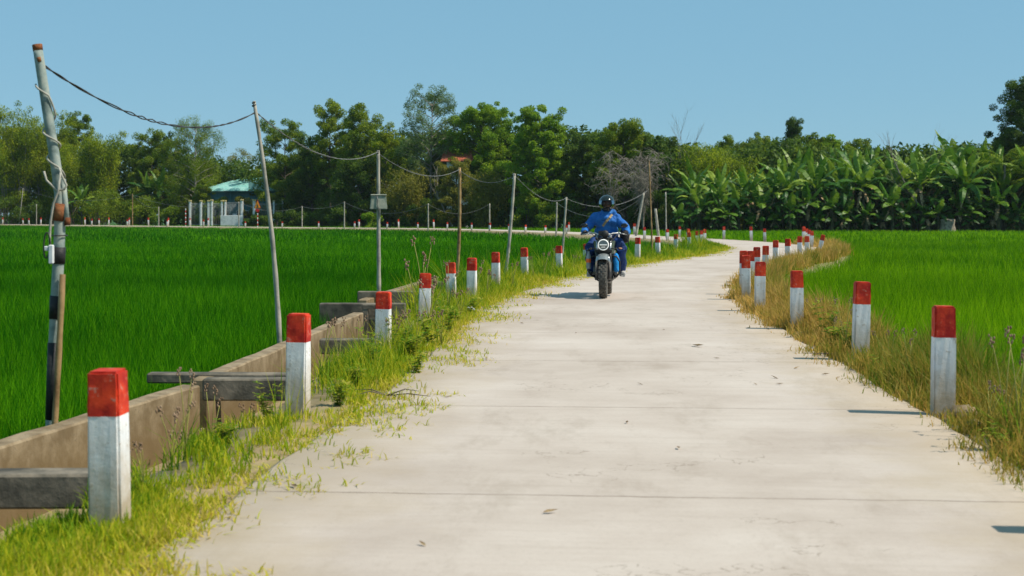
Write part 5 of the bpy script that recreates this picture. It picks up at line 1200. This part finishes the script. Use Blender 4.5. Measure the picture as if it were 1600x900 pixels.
for q in range(B_):
    for i in range(A_): Q.append((q * (A_ + 1) + i, q * (A_ + 1) + i + 1, (q + 1) * (A_ + 1) + i + 1, (q + 1) * (A_ + 1) + i))
m = MB(); m.add(V, Q, True); m.build('visor', m_vis, he, fix=False)
m = MB()
for s in (-1, 1): p = Vector(hp(s * .215, .52, 1.01)); m.ell(p, (.012, .022, .022), 10, 8)
m.build('visor_hinge', m_bkm, he)
m = MB(); m.tube([hp(u_, .70, 1.012) for u_ in np.linspace(-.07, .07, 9)], .008, 6); m.build('chin_vent', m_bkm, he)
# sling strap across the chest, small pack behind the hip
V = [(.10, -.02, 1.31), (.06, -.085, 1.255), (.00, -.088, 1.19), (-.05, -.065, 1.12)]
m = MB()
for (a, c_) in zip(V[:-1], V[1:]):
    a, c_ = Vector(a), Vector(c_); dv = (c_ - a).normalized(); w_ = dv.cross(Vector((0, -1, 0))).normalized() * .018; n_ = Vector((0, -.008, 0)); m.add([a - w_, a + w_, c_ + w_, c_ - w_, a - w_ + n_, a + w_ + n_, c_ + w_ + n_, c_ - w_ + n_], [(3, 2, 1, 0), (4, 5, 6, 7), (0, 1, 5, 4), (1, 2, 6, 5), (2, 3, 7, 6), (3, 0, 4, 7)])
m.build('chest_strap', m_tan, rider)
def bagmesh(name, c, r, mat, label, cat, vox=.01, extra=None, fold=.006):
    m = MB(); m.ell((0, 0, r[2]), r, 18, 12); m.box((0, 0, r[2]), (r[0] * 1.3, r[1] * 1.2, r[2] * 1.6)); root = remesh(name, m, vox, mat, None, 8, fold, (15, 19, 23)); root.location = B2W(*c); root.rotation_euler = (0, 0, YAW); tag(root, label, cat); return root
pk = bagmesh('shoulder_bag', (.30, .22, .84), (.085, .15, .13), m_pack, 'dark shoulder bag at the hip on the right of the photo', 'bag')
m = MB(); m.tube([(-.02, -.15, .2), (.06, -.17, .12), (.07, -.16, .02), (.085, -.15, -.06)], .008, 5); m.build('loose_strap', m_pack, pk)
bb = bagmesh('dry_bag', (.185, -.24, .385), (.058, .10, .155), m_bagb, 'bright blue dry bag tied to the engine beside the leg', 'bag')
m = MB(); m.lathe([(.058, .20), (.062, .205), (.062, .225), (.058, .23)], 'Z', (0, 0, 0), 16, True); m.build('buckle_strap', m_pack, bb)

# ------------------------------------------------------------------ thin humid air
hz_m = bpy.data.materials.new('air_haze'); hz_m.use_nodes = True; hn = hz_m.node_tree; hn.nodes.remove(hn.nodes['Principled BSDF'])
pv = hn.nodes.new('ShaderNodeVolumePrincipled'); pv.inputs['Color'].default_value = (.72, .84, .92, 1); pv.inputs['Density'].default_value = .00010; pv.inputs['Anisotropy'].default_value = .2
hn.links.new(pv.outputs[0], hn.nodes['Material Output'].inputs['Volume'])
m = MB(); m.box((0, 130, 14), (700, 330, 32)); tag(m.build('haze', hz_m), kind='stuff')
